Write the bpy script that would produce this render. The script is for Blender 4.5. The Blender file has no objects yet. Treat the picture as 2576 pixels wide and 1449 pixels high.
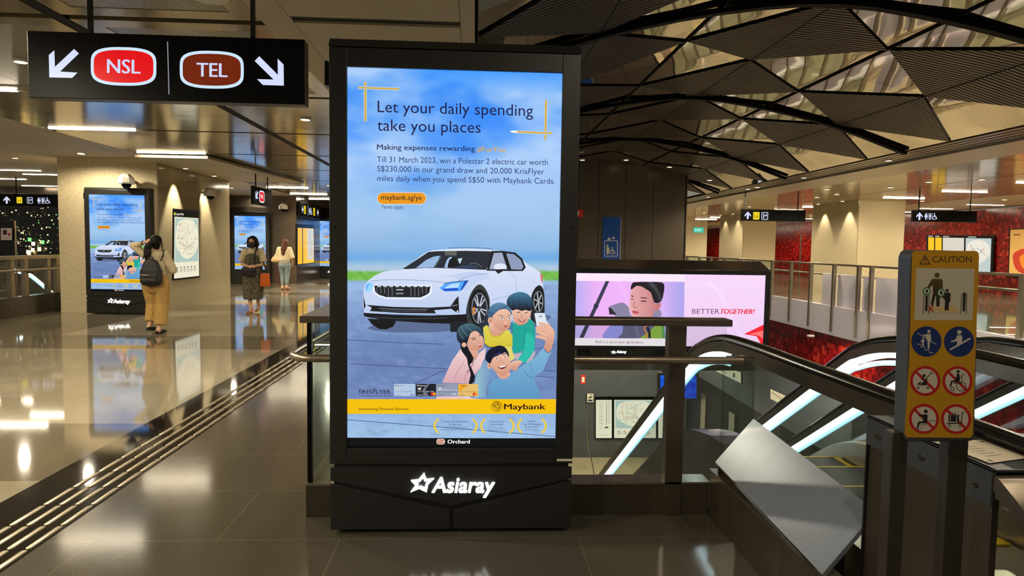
import bpy, bmesh, math, random
from mathutils import Vector, Matrix, noise
random.seed(7)
S = bpy.context.scene
COL = S.collection
# ------------------------------------------------------------------ camera
F_PX, CAM_H = 1700.0, 1.52
YAW, PITCH, ROLL = math.radians(3.187), math.radians(-3.648), math.radians(0.878)
FW = Vector((math.sin(YAW)*math.cos(PITCH), math.cos(YAW)*math.cos(PITCH), math.sin(PITCH)))
_rt = Vector((math.cos(YAW), -math.sin(YAW), 0)); _up = _rt.cross(FW)
RT = _rt*math.cos(ROLL) + _up*math.sin(ROLL)
UP = -_rt*math.sin(ROLL) + _up*math.cos(ROLL)
cam_d = bpy.data.cameras.new('camera'); cam = bpy.data.objects.new('camera', cam_d); COL.objects.link(cam)
cam_d.sensor_width = 36; cam_d.lens = 36*F_PX/2576; cam_d.clip_start = .05; cam_d.clip_end = 300
m3 = Matrix((RT, UP, -FW)).transposed()
cam.matrix_world = Matrix.Translation((0, 0, CAM_H)) @ m3.to_4x4()
S.camera = cam
def at(u, v, ax, val):
    """the point where the sight line through photo pixel (u, v) meets the plane x|y|z = val"""
    d = FW + RT*((u-1288)/F_PX) - UP*((v-724.5)/F_PX)
    o = Vector((0, 0, CAM_H)); t = (val-o[ax])/d[ax]
    return o + d*t
# ------------------------------------------------------------------ world, exposure
W = bpy.data.worlds.new('world'); S.world = W; W.use_nodes = True
W.node_tree.nodes['Background'].inputs[0].default_value = (1.0, .88, .72, 1)
W.node_tree.nodes['Background'].inputs[1].default_value = .24
S.view_settings.view_transform = 'Standard'; S.view_settings.look = 'None'
S.view_settings.exposure = 0.0; S.view_settings.gamma = 1.0; S.view_settings.use_curve_mapping = False
S.cycles.use_denoising = True
S.cycles.max_bounces = 7; S.cycles.diffuse_bounces = 3; S.cycles.glossy_bounces = 5; S.cycles.transparent_max_bounces = 40
S.cycles.caustics_reflective = False; S.cycles.caustics_refractive = False
S.cycles.sample_clamp_indirect = 3.0
WARM = (1.0, .87, .64)
STRIP_POWER = 52.0
ZC = 3.15                                   # flat ceilings
# ------------------------------------------------------------------ materials
def lin(c):
    return tuple(((x/255)/12.92 if x/255 <= .04045 else ((x/255+.055)/1.055)**2.4) for x in c[:3])
def new_mat(name):
    m = bpy.data.materials.new(name); m.use_nodes = True
    return m, m.node_tree, m.node_tree.nodes['Principled BSDF']
def mat(name, rgb, rough=.5, metal=0, emit=None, es=1.0, spec=.5):
    m, t, b = new_mat(name)
    b.inputs['Base Color'].default_value = (*lin(rgb), 1); b.inputs['Roughness'].default_value = rough
    b.inputs['Metallic'].default_value = metal; b.inputs['Specular IOR Level'].default_value = spec
    if emit is not None:
        b.inputs['Emission Color'].default_value = (*lin(emit), 1); b.inputs['Emission Strength'].default_value = es
    return m
def N(t, kind, **kw):
    n = t.nodes.new(kind)
    for k, v in kw.items():
        if k.startswith('i_'):
            key = k[2:]; key = int(key) if key.isdigit() else key.replace('_', ' ')
            n.inputs[key].default_value = v
        else: setattr(n, k, v)
    return n
def ramp(t, stops):
    r = t.nodes.new('ShaderNodeValToRGB'); e = r.color_ramp.elements
    while len(e) < len(stops): e.new(.5)
    for el, (p, c) in zip(e, stops): el.position = p; el.color = (*lin(c), 1)
    return r
def coords(t, scale=(1, 1, 1), rot=(0, 0, 0), loc=(0, 0, 0)):
    c = N(t, 'ShaderNodeTexCoord'); m = N(t, 'ShaderNodeMapping')
    m.inputs['Scale'].default_value = scale; m.inputs['Rotation'].default_value = rot; m.inputs['Location'].default_value = loc
    t.links.new(c.outputs['Object'], m.inputs['Vector']); return m.outputs['Vector']
def tile_mat(name, c1, c2, joint, bw, rh, rough, off=.5, jw=.003, loc=(0, 0, 0), grain=60, spec=.5, coat=0):
    m, t, b = new_mat(name); L = t.links
    v = coords(t, loc=loc)
    br = N(t, 'ShaderNodeTexBrick', offset=off); br.inputs['Scale'].default_value = 1
    br.inputs['Brick Width'].default_value = bw; br.inputs['Row Height'].default_value = rh
    br.inputs['Mortar Size'].default_value = jw; br.inputs['Mortar Smooth'].default_value = 0
    br.inputs['Color1'].default_value = (*lin(c1), 1); br.inputs['Color2'].default_value = (*lin(c2), 1); br.inputs['Mortar'].default_value = (*lin(joint), 1)
    L.new(v, br.inputs['Vector'])
    nz = N(t, 'ShaderNodeTexNoise'); nz.inputs['Scale'].default_value = grain; nz.inputs['Detail'].default_value = 4
    L.new(v, nz.inputs['Vector'])
    nl = N(t, 'ShaderNodeTexNoise'); nl.inputs['Scale'].default_value = 1.3; L.new(v, nl.inputs['Vector'])
    mx = N(t, 'ShaderNodeMixRGB', blend_type='OVERLAY'); mx.inputs[0].default_value = .12
    L.new(br.outputs['Color'], mx.inputs[1]); L.new(nz.outputs['Fac'], mx.inputs[2])
    m2 = N(t, 'ShaderNodeMixRGB', blend_type='OVERLAY'); m2.inputs[0].default_value = .22
    L.new(mx.outputs[0], m2.inputs[1]); L.new(nl.outputs['Fac'], m2.inputs[2])
    L.new(m2.outputs[0], b.inputs['Base Color'])
    b.inputs['Roughness'].default_value = rough; b.inputs['Specular IOR Level'].default_value = spec
    if coat: b.inputs['Coat Weight'].default_value = coat; b.inputs['Coat Roughness'].default_value = .03
    bp = N(t, 'ShaderNodeBump'); bp.inputs['Strength'].default_value = 0; bp.inputs['Distance'].default_value = .002
    inv = N(t, 'ShaderNodeMath', operation='SUBTRACT'); inv.inputs[0].default_value = 1
    L.new(br.outputs['Fac'], inv.inputs[1]); L.new(inv.outputs[0], bp.inputs['Height']); L.new(bp.outputs[0], b.inputs['Normal'])
    return m
def noise_mat(name, c1, c2, scale, rough, metal=0, bump=0, bscale=None, spec=.5, stretch=(1, 1, 1), detail=4):
    m, t, b = new_mat(name); L = t.links
    v = coords(t, scale=stretch)
    nz = N(t, 'ShaderNodeTexNoise'); nz.inputs['Scale'].default_value = scale; nz.inputs['Detail'].default_value = detail
    L.new(v, nz.inputs['Vector']); r = ramp(t, [(.35, c1), (.65, c2)]); L.new(nz.outputs['Fac'], r.inputs[0])
    L.new(r.outputs[0], b.inputs['Base Color']); b.inputs['Roughness'].default_value = rough; b.inputs['Metallic'].default_value = metal
    b.inputs['Specular IOR Level'].default_value = spec
    if bump:
        n2 = N(t, 'ShaderNodeTexNoise'); n2.inputs['Scale'].default_value = bscale or scale; n2.inputs['Detail'].default_value = 1
        L.new(v, n2.inputs['Vector']); bp = N(t, 'ShaderNodeBump'); bp.inputs['Strength'].default_value = bump; bp.inputs['Distance'].default_value = .05
        L.new(n2.outputs['Fac'], bp.inputs['Height']); L.new(bp.outputs[0], b.inputs['Normal'])
    return m
def wave_mat(name, c1, c2, scale, rough, metal, rot=(0, 0, 0), bump=.6, dist=.01):
    m, t, b = new_mat(name); L = t.links
    v = coords(t, rot=rot)
    w = N(t, 'ShaderNodeTexWave', wave_type='BANDS', bands_direction='X', wave_profile='SIN'); w.inputs['Scale'].default_value = scale
    w.inputs['Distortion'].default_value = 0
    L.new(v, w.inputs['Vector']); r = ramp(t, [(.3, c1), (.7, c2)]); L.new(w.outputs['Fac'], r.inputs[0]); L.new(r.outputs[0], b.inputs['Base Color'])
    b.inputs['Roughness'].default_value = rough; b.inputs['Metallic'].default_value = metal
    bp = N(t, 'ShaderNodeBump'); bp.inputs['Strength'].default_value = bump; bp.inputs['Distance'].default_value = dist
    L.new(w.outputs['Fac'], bp.inputs['Height']); L.new(bp.outputs[0], b.inputs['Normal'])
    return m
def glass_mat(name, tint, refl=.9, ior=1.5):
    m = bpy.data.materials.new(name); m.use_nodes = True; t = m.node_tree; t.nodes.clear(); L = t.links
    o = N(t, 'ShaderNodeOutputMaterial'); mx = N(t, 'ShaderNodeMixShader'); tr = N(t, 'ShaderNodeBsdfTransparent'); gl = N(t, 'ShaderNodeBsdfGlossy')
    fr = N(t, 'ShaderNodeFresnel'); fr.inputs[0].default_value = ior
    mu = N(t, 'ShaderNodeMath', operation='MULTIPLY'); mu.inputs[1].default_value = refl
    tr.inputs[0].default_value = (*tint, 1); gl.inputs['Roughness'].default_value = .015
    ge = N(t, 'ShaderNodeNewGeometry'); iv = N(t, 'ShaderNodeMath', operation='SUBTRACT'); iv.inputs[0].default_value = refl; L.new(ge.outputs['Backfacing'], iv.inputs[1]); iv.use_clamp = True; L.new(iv.outputs[0], mu.inputs[1])
    L.new(fr.outputs[0], mu.inputs[0]); L.new(mu.outputs[0], mx.inputs[0]); L.new(tr.outputs[0], mx.inputs[1]); L.new(gl.outputs[0], mx.inputs[2]); L.new(mx.outputs[0], o.inputs[0])
    return m
def mosaic_mat(name, cols, size, rough):
    m, t, b = new_mat(name); L = t.links
    v = coords(t, scale=(1/size,)*3)
    fl = N(t, 'ShaderNodeVectorMath', operation='FLOOR'); L.new(v, fl.inputs[0])
    wn = N(t, 'ShaderNodeTexWhiteNoise', noise_dimensions='3D'); L.new(fl.outputs[0], wn.inputs[0])
    r = ramp(t, cols); L.new(wn.outputs['Value'], r.inputs[0]); L.new(r.outputs[0], b.inputs['Base Color'])
    b.inputs['Roughness'].default_value = rough
    return m
def attr_mat(name, emissive, rough=.3, gain=1.0):
    m, t, b = new_mat(name); L = t.links
    a = N(t, 'ShaderNodeAttribute', attribute_name='Col')
    b.inputs['Roughness'].default_value = rough
    if emissive:
        b.inputs['Base Color'].default_value = (.004, .004, .004, 1)
        L.new(a.outputs['Color'], b.inputs['Emission Color']); b.inputs['Emission Strength'].default_value = gain
    else: L.new(a.outputs['Color'], b.inputs['Base Color'])
    return m
M = {}
M['screen'] = attr_mat('screen_picture', True, .06)
M['lit'] = attr_mat('backlit_print', True, .25)
M['print'] = attr_mat('printed_sheet', False, .6)
M['kiosk'] = mat('kiosk_grey', (36, 36, 35), .42, .15)
M['post'] = mat('post_steel', (74, 68, 62), .3, .55)
M['kiosk_dark'] = mat('kiosk_black', (16, 16, 18), .4)
M['black'] = mat('black_gloss', (3, 3, 4), .3, spec=.2)
M['blackm'] = mat('black_matt', (10, 10, 11), .6)
M['logo'] = mat('logo_light', (240, 240, 240), .4, 0, (255, 255, 250), 1.6)
M['rubber'] = mat('handrail_rubber', (14, 12, 12), .22)
M['steel'] = noise_mat('brushed_steel', (150, 138, 118), (176, 162, 142), 8, .28, .85, stretch=(1, 1, 40))
M['steel_dark'] = noise_mat('dark_steel', (108, 98, 86), (115, 105, 92), 5, .3, .8, stretch=(20, 20, 1))
M['bronze'] = noise_mat('bronze_cladding', (98, 88, 80), (112, 102, 92), 3, .2, .75, bump=.05, bscale=1.2)
M['plate'] = noise_mat('scratched_plate', (128, 134, 148), (138, 144, 158), 6, .32, .4, stretch=(1, 30, 1))
M['bar'] = mat('tactile_steel', (176, 162, 136), .28, .6)
M['chrome'] = mat('polished_steel', (200, 195, 185), .12, 1)
M['glass'] = glass_mat('clear_glass', (.90, .93, .91), .9)
M['glassg'] = glass_mat('green_glass', (.80, .86, .84), 1.0)
M['led'] = mat('led_line', (255, 255, 255), .5, 0, (226, 246, 255), 3.2)
M['led_refl'] = mat('led_reflection', (255, 255, 255), .5, 0, (130, 215, 240), 1.1)  # glow stands in for a mirrored light strip, not a lamp
M['strip'] = mat('warm_strip', (255, 240, 210), .5); _b = M['strip'].node_tree.nodes['Principled BSDF']
_b.inputs['Emission Color'].default_value = (*WARM, 1); _b.inputs['Emission Strength'].default_value = STRIP_POWER
M['floor_dark'] = tile_mat('floor_dark_stone', (84, 78, 67), (76, 71, 61), (104, 97, 84), 1.23, .69, .12, jw=.0025, loc=(.06, .03, 0), grain=90, spec=.7)
M['floor_light'] = tile_mat('floor_pale_stone', (146, 137, 117), (139, 130, 110), (118, 109, 90), 1.2, .66, .055, jw=.002, grain=45, spec=.7)
M['floor_band'] = tile_mat('floor_grey_stone', (108, 99, 82), (100, 92, 76), (84, 78, 64), 1.2, .66, .055, jw=.002, grain=45, spec=.7)
M['floor_black'] = tile_mat('floor_black_stone', (26, 24, 22), (22, 20, 18), (40, 38, 34), 1.2, .6, .05, jw=.002, grain=90, spec=.6)
M['granite'] = noise_mat('granite_matt', (198, 182, 146), (220, 204, 168), 42, .6)
M['granite_gloss'] = noise_mat('granite_polished', (160, 148, 120), (182, 170, 140), 60, .12, spec=.6)
M['granite_pale'] = noise_mat('granite_pale', (208, 194, 156), (226, 212, 174), 30, .6)
M['kerb'] = tile_mat('kerb_stone', (62, 56, 46), (56, 50, 42), (34, 30, 26), .9, .6, .2, grain=80)
M['ceil_matte'] = noise_mat('ceiling_cream', (186, 174, 146), (194, 182, 154), 1.5, .55)
M['ceil_gloss'] = noise_mat('ceiling_gloss', (158, 146, 118), (174, 160, 132), 1.2, .13, .6, bump=.06, bscale=1.6)
M['ceil_right'] = noise_mat('ceiling_satin', (172, 158, 128), (184, 170, 140), 1.2, .13, .05, bump=.05, bscale=1.6, spec=.22)
M['ceil_hatch'] = wave_mat('ceiling_perforated', (84, 76, 62), (170, 158, 130), 7, .28, .5, rot=(0, 0, .7), bump=.3, dist=.004)
M['mirror'] = noise_mat('mirror_panel', (214, 204, 184), (222, 212, 192), 1, .03, 1, bump=.22, bscale=.9)
M['louvre'] = wave_mat('louvred_panel', (24, 20, 17), (116, 104, 90), 4.6, .36, .55, rot=(0, 0, math.pi/2+.08), bump=1, dist=.05)
M['rib'] = mat('ceiling_rib', (4, 4, 4), .6, spec=.1)
M['fascia'] = mat('fascia_cream', (176, 162, 148), .35)
M['red'] = mosaic_mat('red_mosaic', [(0, (84, 8, 10)), (.5, (120, 14, 14)), (.85, (150, 24, 20)), (1, (176, 60, 44))], .1, .18)
M['white_panel'] = mat('white_cladding', (236, 228, 240), .18)  # pinkish white also stands in for a screen reflection
M['grey_wall'] = noise_mat('grey_concrete', (74, 78, 84), (82, 86, 92), 2, .5)
M['lower_floor'] = tile_mat('lower_floor', (176, 164, 132), (168, 156, 126), (120, 112, 92), .9, .6, .2, grain=40)
M['skin'] = mat('skin', (205, 160, 128), .55)
M['cream_cloth'] = noise_mat('cream_cloth', (212, 196, 162), (196, 180, 146), 30, .85)
M['khaki'] = noise_mat('khaki_cloth', (186, 148, 84), (168, 132, 72), 24, .85)
M['hair'] = noise_mat('dark_hair', (12, 9, 8), (22, 16, 13), 60, .6, 0, 0, None, .25, stretch=(1, 1, .1))
M['hair_brown'] = noise_mat('brown_hair', (46, 24, 14), (92, 50, 28), 60, .6, 0, 0, None, .25, stretch=(1, 1, .1))
M['black_cloth'] = noise_mat('black_cloth', (14, 13, 13), (22, 21, 20), 40, .6)
M['dress'] = noise_mat('speckled_dress', (54, 50, 40), (112, 104, 84), 34, .85, detail=2)
M['denim'] = noise_mat('pale_denim', (112, 128, 134), (136, 152, 156), 12, .85)
M['grey_cloth'] = mat('grey_cloth', (150, 146, 134), .85)
M['orange'] = mat('orange_bag', (226, 106, 18), .6)
M['bag_beige'] = mat('beige_leather', (196, 168, 124), .5)
M['tan'] = mat('tan_leather', (150, 96, 60), .5)
M['yellow'] = mat('yellow_edge', (226, 186, 20), .5)
M['cone'] = mat('red_plastic', (205, 40, 30), .4)
M['white'] = mat('white_plastic', (226, 222, 210), .4)
M['sign_grey'] = mat('sign_housing', (74, 76, 78), .38, .3)
M['bulb'] = mat('fairy_bulb', (255, 230, 170), .5, 0, (255, 226, 150), 3)
M['bulb_green'] = mat('fairy_bulb_green', (120, 230, 150), .5, 0, (130, 215, 130), 1.0)
M['night'] = mat('night_glass', (6, 10, 10), .12)
M['leaf'] = mat('dark_leaves', (24, 44, 28), .6)
M['downlight'] = mat('downlight_glow', (255, 245, 220), .5, 0, (255, 226, 170), 5)
# ------------------------------------------------------------------ scene tree helpers
def thing(name, label, cat, loc=(0, 0, 0), group=None):
    o = bpy.data.objects.new(name, None); COL.objects.link(o); o.location = loc; o.empty_display_size = .1
    o['label'] = label; o['category'] = cat
    if group: o['group'] = group
    return o
def tag(o, label, cat, group=None):
    o['label'] = label; o['category'] = cat
    if group: o['group'] = group
    return o
def root_loc(p):
    l = Vector((0, 0, 0))
    while p is not None: l = l + Vector(p.location); p = p.parent
    return l
def dup(o, parent=None, **kw):
    c = o.copy(); COL.objects.link(c); c.parent = parent
    for ch in [x for x in bpy.data.objects if x.parent is o and x is not c]: dup(ch, c)
    for k, v in kw.items():
        if k == 'loc': c.location = v
        elif k == 'rotz': c.rotation_euler = (0, 0, v)
        else: c[k] = v
    return c
class MB:
    def __init__(s): s.v = []; s.f = []; s.m = []; s.cur = 0
    def mi(s, i): s.cur = i; return s
    def face(s, pts):
        n = len(s.v); s.v += [tuple(p) for p in pts]; s.f.append(tuple(range(n, n+len(pts)))); s.m.append(s.cur); return s
    def box(s, x0, x1, y0, y1, z0, z1):
        n = len(s.v)
        s.v += [(x, y, z) for z in (z0, z1) for y in (y0, y1) for x in (x0, x1)]
        for f in ((0, 2, 3, 1), (4, 5, 7, 6), (0, 1, 5, 4), (2, 6, 7, 3), (0, 4, 6, 2), (1, 3, 7, 5)): s.f.append(tuple(n+i for i in f)); s.m.append(s.cur)
        return s
    def prism(s, pts, d):
        """polygon of 3D points pushed along vector d"""
        n = len(s.v); k = len(pts); d = Vector(d)
        s.v += [tuple(p) for p in pts] + [tuple(Vector(p)+d) for p in pts]
        s.f.append(tuple(range(n, n+k))[::-1]); s.f.append(tuple(range(n+k, n+2*k))); s.m += [s.cur]*2
        for i in range(k): j = (i+1) % k; s.f.append((n+i, n+j, n+k+j, n+k+i)); s.m.append(s.cur)
        return s
    def rings(s, rings, cap=True, closed=False):
        n = len(s.v); k = len(rings[0])
        for r in rings: s.v += [tuple(p) for p in r]
        R = len(rings)
        for a in range(R if closed else R-1):
            b = (a+1) % R
            for i in range(k): j = (i+1) % k; s.f.append((n+a*k+i, n+a*k+j, n+b*k+j, n+b*k+i)); s.m.append(s.cur)
        if cap and not closed:
            s.f.append(tuple(range(n, n+k))[::-1]); s.f.append(tuple(range(n+(R-1)*k, n+R*k))); s.m += [s.cur]*2
        return s
    def tube(s, path, r, seg=12, rb=None, up=(0, 0, 1)):
        """round (or r x rb elliptical) tube along 3D points"""
        P = [Vector(p) for p in path]; rb = rb or r; rr = []
        for i, p in enumerate(P):
            t = (P[min(i+1, len(P)-1)]-P[max(i-1, 0)]).normalized(); a = t.cross(Vector(up))
            if a.length < 1e-4: a = t.cross(Vector((1, 0, 0)))
            a.normalize(); b = a.cross(t)
            rr.append([p + a*(r*math.cos(2*math.pi*q/seg)) + b*(rb*math.sin(2*math.pi*q/seg)) for q in range(seg)])
        return s.rings(rr)
    def sweep(s, path, prof, up=(0, 0, 1)):
        """2D profile (side, up) along path"""
        P = [Vector(p) for p in path]; rr = []
        for i, p in enumerate(P):
            t = (P[min(i+1, len(P)-1)]-P[max(i-1, 0)]).normalized(); a = t.cross(Vector(up)).normalized(); b = a.cross(t)
            rr.append([p + a*q[0] + b*q[1] for q in prof])
        return s.rings(rr)
    def cyl(s, c, r, h, seg=20, axis=2, r2=None):
        c = Vector(c); r2 = r if r2 is None else r2; A = [Vector((1, 0, 0)), Vector((0, 1, 0)), Vector((0, 0, 1))]
        d = A[axis]; e = A[(axis+1) % 3]; g = A[(axis+2) % 3]
        return s.rings([[c + d*z + e*(q*math.cos(2*math.pi*i/seg)) + g*(q*math.sin(2*math.pi*i/seg)) for i in range(seg)] for z, q in ((0, r), (h, r2))])
    def lathe(s, c, prof, seg=24):
        c = Vector(c)
        return s.rings([[c + Vector((r*math.cos(2*math.pi*i/seg), r*math.sin(2*math.pi*i/seg), z)) for i in range(seg)] for r, z in prof])
    def build(s, name, mats, parent=None, bevel=0, smooth=False, kind=None, label=None):
        me = bpy.data.meshes.new(name); o = bpy.data.objects.new(name, me); COL.objects.link(o)
        L = root_loc(parent)
        me.from_pydata([tuple(Vector(v)-L) for v in s.v], [], s.f)
        for m in (mats if isinstance(mats, (list, tuple)) else [mats]): me.materials.append(m)
        me.polygons.foreach_set('material_index', s.m)
        bm = bmesh.new(); bm.from_mesh(me); bmesh.ops.recalc_face_normals(bm, faces=bm.faces); bm.to_mesh(me); bm.free()
        o.parent = parent
        if smooth:
            me.polygons.foreach_set('use_smooth', [True]*len(me.polygons)); me.set_sharp_from_angle(angle=.7)
        if bevel:
            bv = o.modifiers.new('bevel', 'BEVEL'); bv.width = bevel; bv.segments = 2; bv.limit_method = 'ANGLE'; bv.angle_limit = .6
        if kind: o['kind'] = kind
        if label: o['label'] = label
        return o
def struct(name, mb, mats, **kw): return mb.build(name, mats, kind='structure', **kw)
def rrect(x0, x1, y0, y1, r, seg=6):
    out = []
    for cx, cy, a in ((x1-r, y1-r, 0), (x0+r, y1-r, 90), (x0+r, y0+r, 180), (x1-r, y0+r, 270)):
        for i in range(seg+1):
            t = math.radians(a+90*i/seg); out.append((cx+r*math.cos(t), cy+r*math.sin(t)))
    return out
def smooth_pts(pts, n=4, closed=True):
    k = len(pts); out = []
    for i in range(k if closed else k-1):
        p0, p1, p2, p3 = [pts[(i+j) % k] if closed else pts[max(0, min(k-1, i+j))] for j in (-1, 0, 1, 2)]
        for q in range(n):
            t = q/n; t2 = t*t; t3 = t2*t
            out.append(tuple(.5*(2*p1[d] + (p2[d]-p0[d])*t + (2*p0[d]-5*p1[d]+4*p2[d]-p3[d])*t2 + (3*p1[d]-p0[d]-3*p2[d]+p3[d])*t3) for d in range(len(p1))))
    if not closed: out.append(tuple(pts[-1]))
    return out
# ------------------------------------------------------------------ lettering and flat pictures (screens, signs, posters)
_tc = {}
def text_geo(s, bold=0.0, shear=0.0):
    key = (s, bold, shear)
    if key not in _tc:
        cu = bpy.data.curves.new('lettering', 'FONT'); cu.body = s; cu.offset = bold; cu.shear = shear; cu.resolution_u = 3; cu.fill_mode = 'FRONT'
        ob = bpy.data.objects.new('lettering', cu); COL.objects.link(ob)
        me = bpy.data.meshes.new_from_object(ob.evaluated_get(bpy.context.evaluated_depsgraph_get()))
        V = [(v.co.x, v.co.y) for v in me.vertices]; Fc = [tuple(p.vertices) for p in me.polygons]
        _tc[key] = (V, Fc, [min(v[0] for v in V), max(v[0] for v in V), min(v[1] for v in V), max(v[1] for v in V)])
        bpy.data.objects.remove(ob); bpy.data.curves.remove(cu); bpy.data.meshes.remove(me)
    return _tc[key]
CAP = None
class Art:
    """flat picture drawn as layered coloured shapes; P maps picture coordinates (u, v) to a 3D point, n is the direction out of the sheet"""
    def __init__(s, P, n, step=.00012): s.P = P; s.n = Vector(n); s.step = step; s.v = []; s.c = []; s.f = []; s.boxes = []; s.conv = None
    def at(s, ox, oy, sc): s.conv = (ox, oy, sc); return s
    def cv(s, p): return (s.conv[0]+p[0]*s.conv[2], s.conv[1]+p[1]*s.conv[2]) if s.conv else (p[0], p[1])
    def layer(s, pts):
        b = (min(p[0] for p in pts), max(p[0] for p in pts), min(p[1] for p in pts), max(p[1] for p in pts))
        l = 0
        for q, ql in s.boxes:
            if q[0] < b[1] and b[0] < q[1] and q[2] < b[3] and b[2] < q[3]: l = max(l, ql+1)
        s.boxes.append((b, l)); return l
    def raw(s, pts, faces, col):
        l = s.layer(pts); n = len(s.v)
        for p in pts:
            s.v.append(s.P(*p) + s.n*(s.step*l)); s.c.append(lin(col(*p) if callable(col) else col))
        s.f += [tuple(n+i for i in f) for f in faces]; return s
    def poly(s, pts, col, sm=0):
        if sm: pts = smooth_pts(pts, sm)
        pts = [s.cv(p) for p in pts]; return s.raw(pts, [tuple(range(len(pts)))], col)
    def rect(s, u0, v0, u1, v1, col): return s.poly([(u0, v0), (u1, v0), (u1, v1), (u0, v1)], col)
    def rr(s, u0, v0, u1, v1, r, col): return s.poly(rrect(u0, u1, v0, v1, r, 5), col)
    def ell(s, cx, cy, rx, ry, col, n=28): return s.poly([(cx+rx*math.cos(2*math.pi*i/n), cy+ry*math.sin(2*math.pi*i/n)) for i in range(n)], col)
    def ring(s, cx, cy, rx, ry, w, col, a0=0, a1=360, n=32):
        A = [math.radians(a0+(a1-a0)*i/n) for i in range(n+1)]
        pts = [s.cv((cx+(rx+d)*math.cos(a), cy+(ry+d)*math.sin(a))) for a in A for d in (-w/2, w/2)]
        return s.raw(pts, [(2*i, 2*i+2, 2*i+3, 2*i+1) for i in range(n)], col)
    def line(s, pts, w, col, sm=0):
        if sm: pts = smooth_pts(pts, sm, False)
        P = [Vector((*s.cv(p), 0)) for p in pts]; w = w*(s.conv[2] if s.conv else 1)/2; q = []
        for i, p in enumerate(P):
            t = (P[min(i+1, len(P)-1)]-P[max(i-1, 0)]).normalized(); nn = Vector((-t.y, t.x, 0))*w
            q += [(p.x+nn.x, p.y+nn.y), (p.x-nn.x, p.y-nn.y)]
        return s.raw(q, [(2*i, 2*i+2, 2*i+3, 2*i+1) for i in range(len(P)-1)], col)
    def text(s, string, u0, vb, u1, cap, col, bold=0.0, shear=0.0, slope=0.0):
        """string with left edge u0, right edge u1, baseline vb, capital height cap"""
        global CAP
        if CAP is None: CAP = text_geo('H')[2][3]
        V, Fc, b = text_geo(string, 0, shear); d = bold*cap*3; k = (u1-u0-d)/(b[1]-b[0]); pts = []; fcs = []
        for q in ((0, .5, 1) if bold > 0 else (0,)):
            n = len(pts); pts += [s.cv((u0+q*d+(x-b[0])*k, vb - y*cap/CAP + slope*(x-b[0])*k)) for x, y in V]; fcs += [tuple(i+n for i in f) for f in Fc]
        return s.raw(pts, fcs, col)
    def grid(s, u0, v0, u1, v1, nu, nv, fn, quad=None):
        pts = []
        for j in range(nv+1):
            for i in range(nu+1):
                a, b = i/nu, j/nv
                if quad:
                    (ax, ay), (bx, by), (cx, cy), (dx, dy) = quad
                    x = (1-b)*((1-a)*ax+a*bx)+b*((1-a)*dx+a*cx); y = (1-b)*((1-a)*ay+a*by)+b*((1-a)*dy+a*cy)
                else: x = u0+(u1-u0)*a; y = v0+(v1-v0)*b
                pts.append(s.cv((x, y)))
        return s.raw(pts, [(j*(nu+1)+i, j*(nu+1)+i+1, (j+1)*(nu+1)+i+1, (j+1)*(nu+1)+i) for j in range(nv) for i in range(nu)], fn)
    def build(s, name, m, parent, label=None):
        me = bpy.data.meshes.new(name); o = bpy.data.objects.new(name, me); COL.objects.link(o); L = root_loc(parent)
        me.from_pydata([tuple(v-L) for v in s.v], [], s.f); me.materials.append(m)
        a = me.color_attributes.new('Col', 'FLOAT_COLOR', 'POINT')
        a.data.foreach_set('color', [x for c in s.c for x in (*c, 1)])
        o.parent = parent
        if label: o['label'] = label
        return o
def letters3d(s, P, n, depth, u0, vb, u1, cap, bold=0.0, shear=0.0, mb=None):
    """solid letters: front faces plus side walls"""
    global CAP
    if CAP is None: CAP = text_geo('H')[2][3]
    mb = mb or MB(); n = Vector(n); V, Fc, b = text_geo(s, 0, shear); d = bold*cap*3; k = (u1-u0-d)/(b[1]-b[0])
    for q in ((0, .5, 1) if bold > 0 else (0,)):
        back = [P(u0+q*d+(x-b[0])*k, vb-y*cap/CAP) for x, y in V]; front = [p+n*(depth+q*.0002) for p in back]
        o = len(mb.v); mb.v += [tuple(p) for p in front+back]; c = len(V); ed = {}
        for f in Fc:
            mb.f.append(tuple(o+i for i in f)); mb.m.append(mb.cur)
            for i in range(len(f)):
                e = (f[i], f[(i+1) % len(f)]); ed[e] = ed.get(e, 0)+1
        for (a, b2) in ed:
            if (b2, a) not in ed: mb.f.append((o+a, o+b2, o+c+b2, o+c+a)); mb.m.append(mb.cur)
    return mb
# ================================================================== floors
YB, YF = -6.0, 62.0
struct('floor', MB().box(-2.13, -.915, YB, 33, -.3, 0).box(-.915, 1.35, YB, 3.712, -.3, 0).box(1.35, 9, YB, 3.3, -.3, 0), M['floor_dark'])
struct('floor', MB().box(-2.70, -2.13, YB, 33, -.3, 0), M['floor_black'])
fl = MB(); fb = MB(); y = YB; bands = [(4.30, 5.66), (9.58, 10.92), (14.8, 16.4), (19.5, 20.6), (24.6, 25.9), (29.8, 31.2)]
for a, b in bands:
    fl.box(-6.5, -2.70, y, a, -.3, 0); fb.box(-6.5, -2.70, a, b, -.3, 0); y = b
fl.box(-6.5, -2.7, y, 33, -.3, 0)
struct('floor', fl, M['floor_light']); struct('floor', fb, M['floor_band'])
struct('floor', MB().box(-8.8, -6.5, YB, 33, -.3, 0).box(-16, -8.8, YB, 10.2, -.3, 0).box(-16, -8.8, 21.5, 33, -.3, 0), M['floor_band'])
struct('floor', MB().box(-.915, 4.3, 8.92, 9.8, -.14, 0).box(-.915, 8.1, 19.12, 33, -.3, 0), M['floor_dark'])
struct('floor', MB().box(8.1, 19.2, 4, YF, -.3, 0), M['floor_light'])
struct('trim_1', MB().box(7.95, 8.1, 4, 33, -.38, .27), M['white_panel'])          # cladding below the right balustrade
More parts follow.
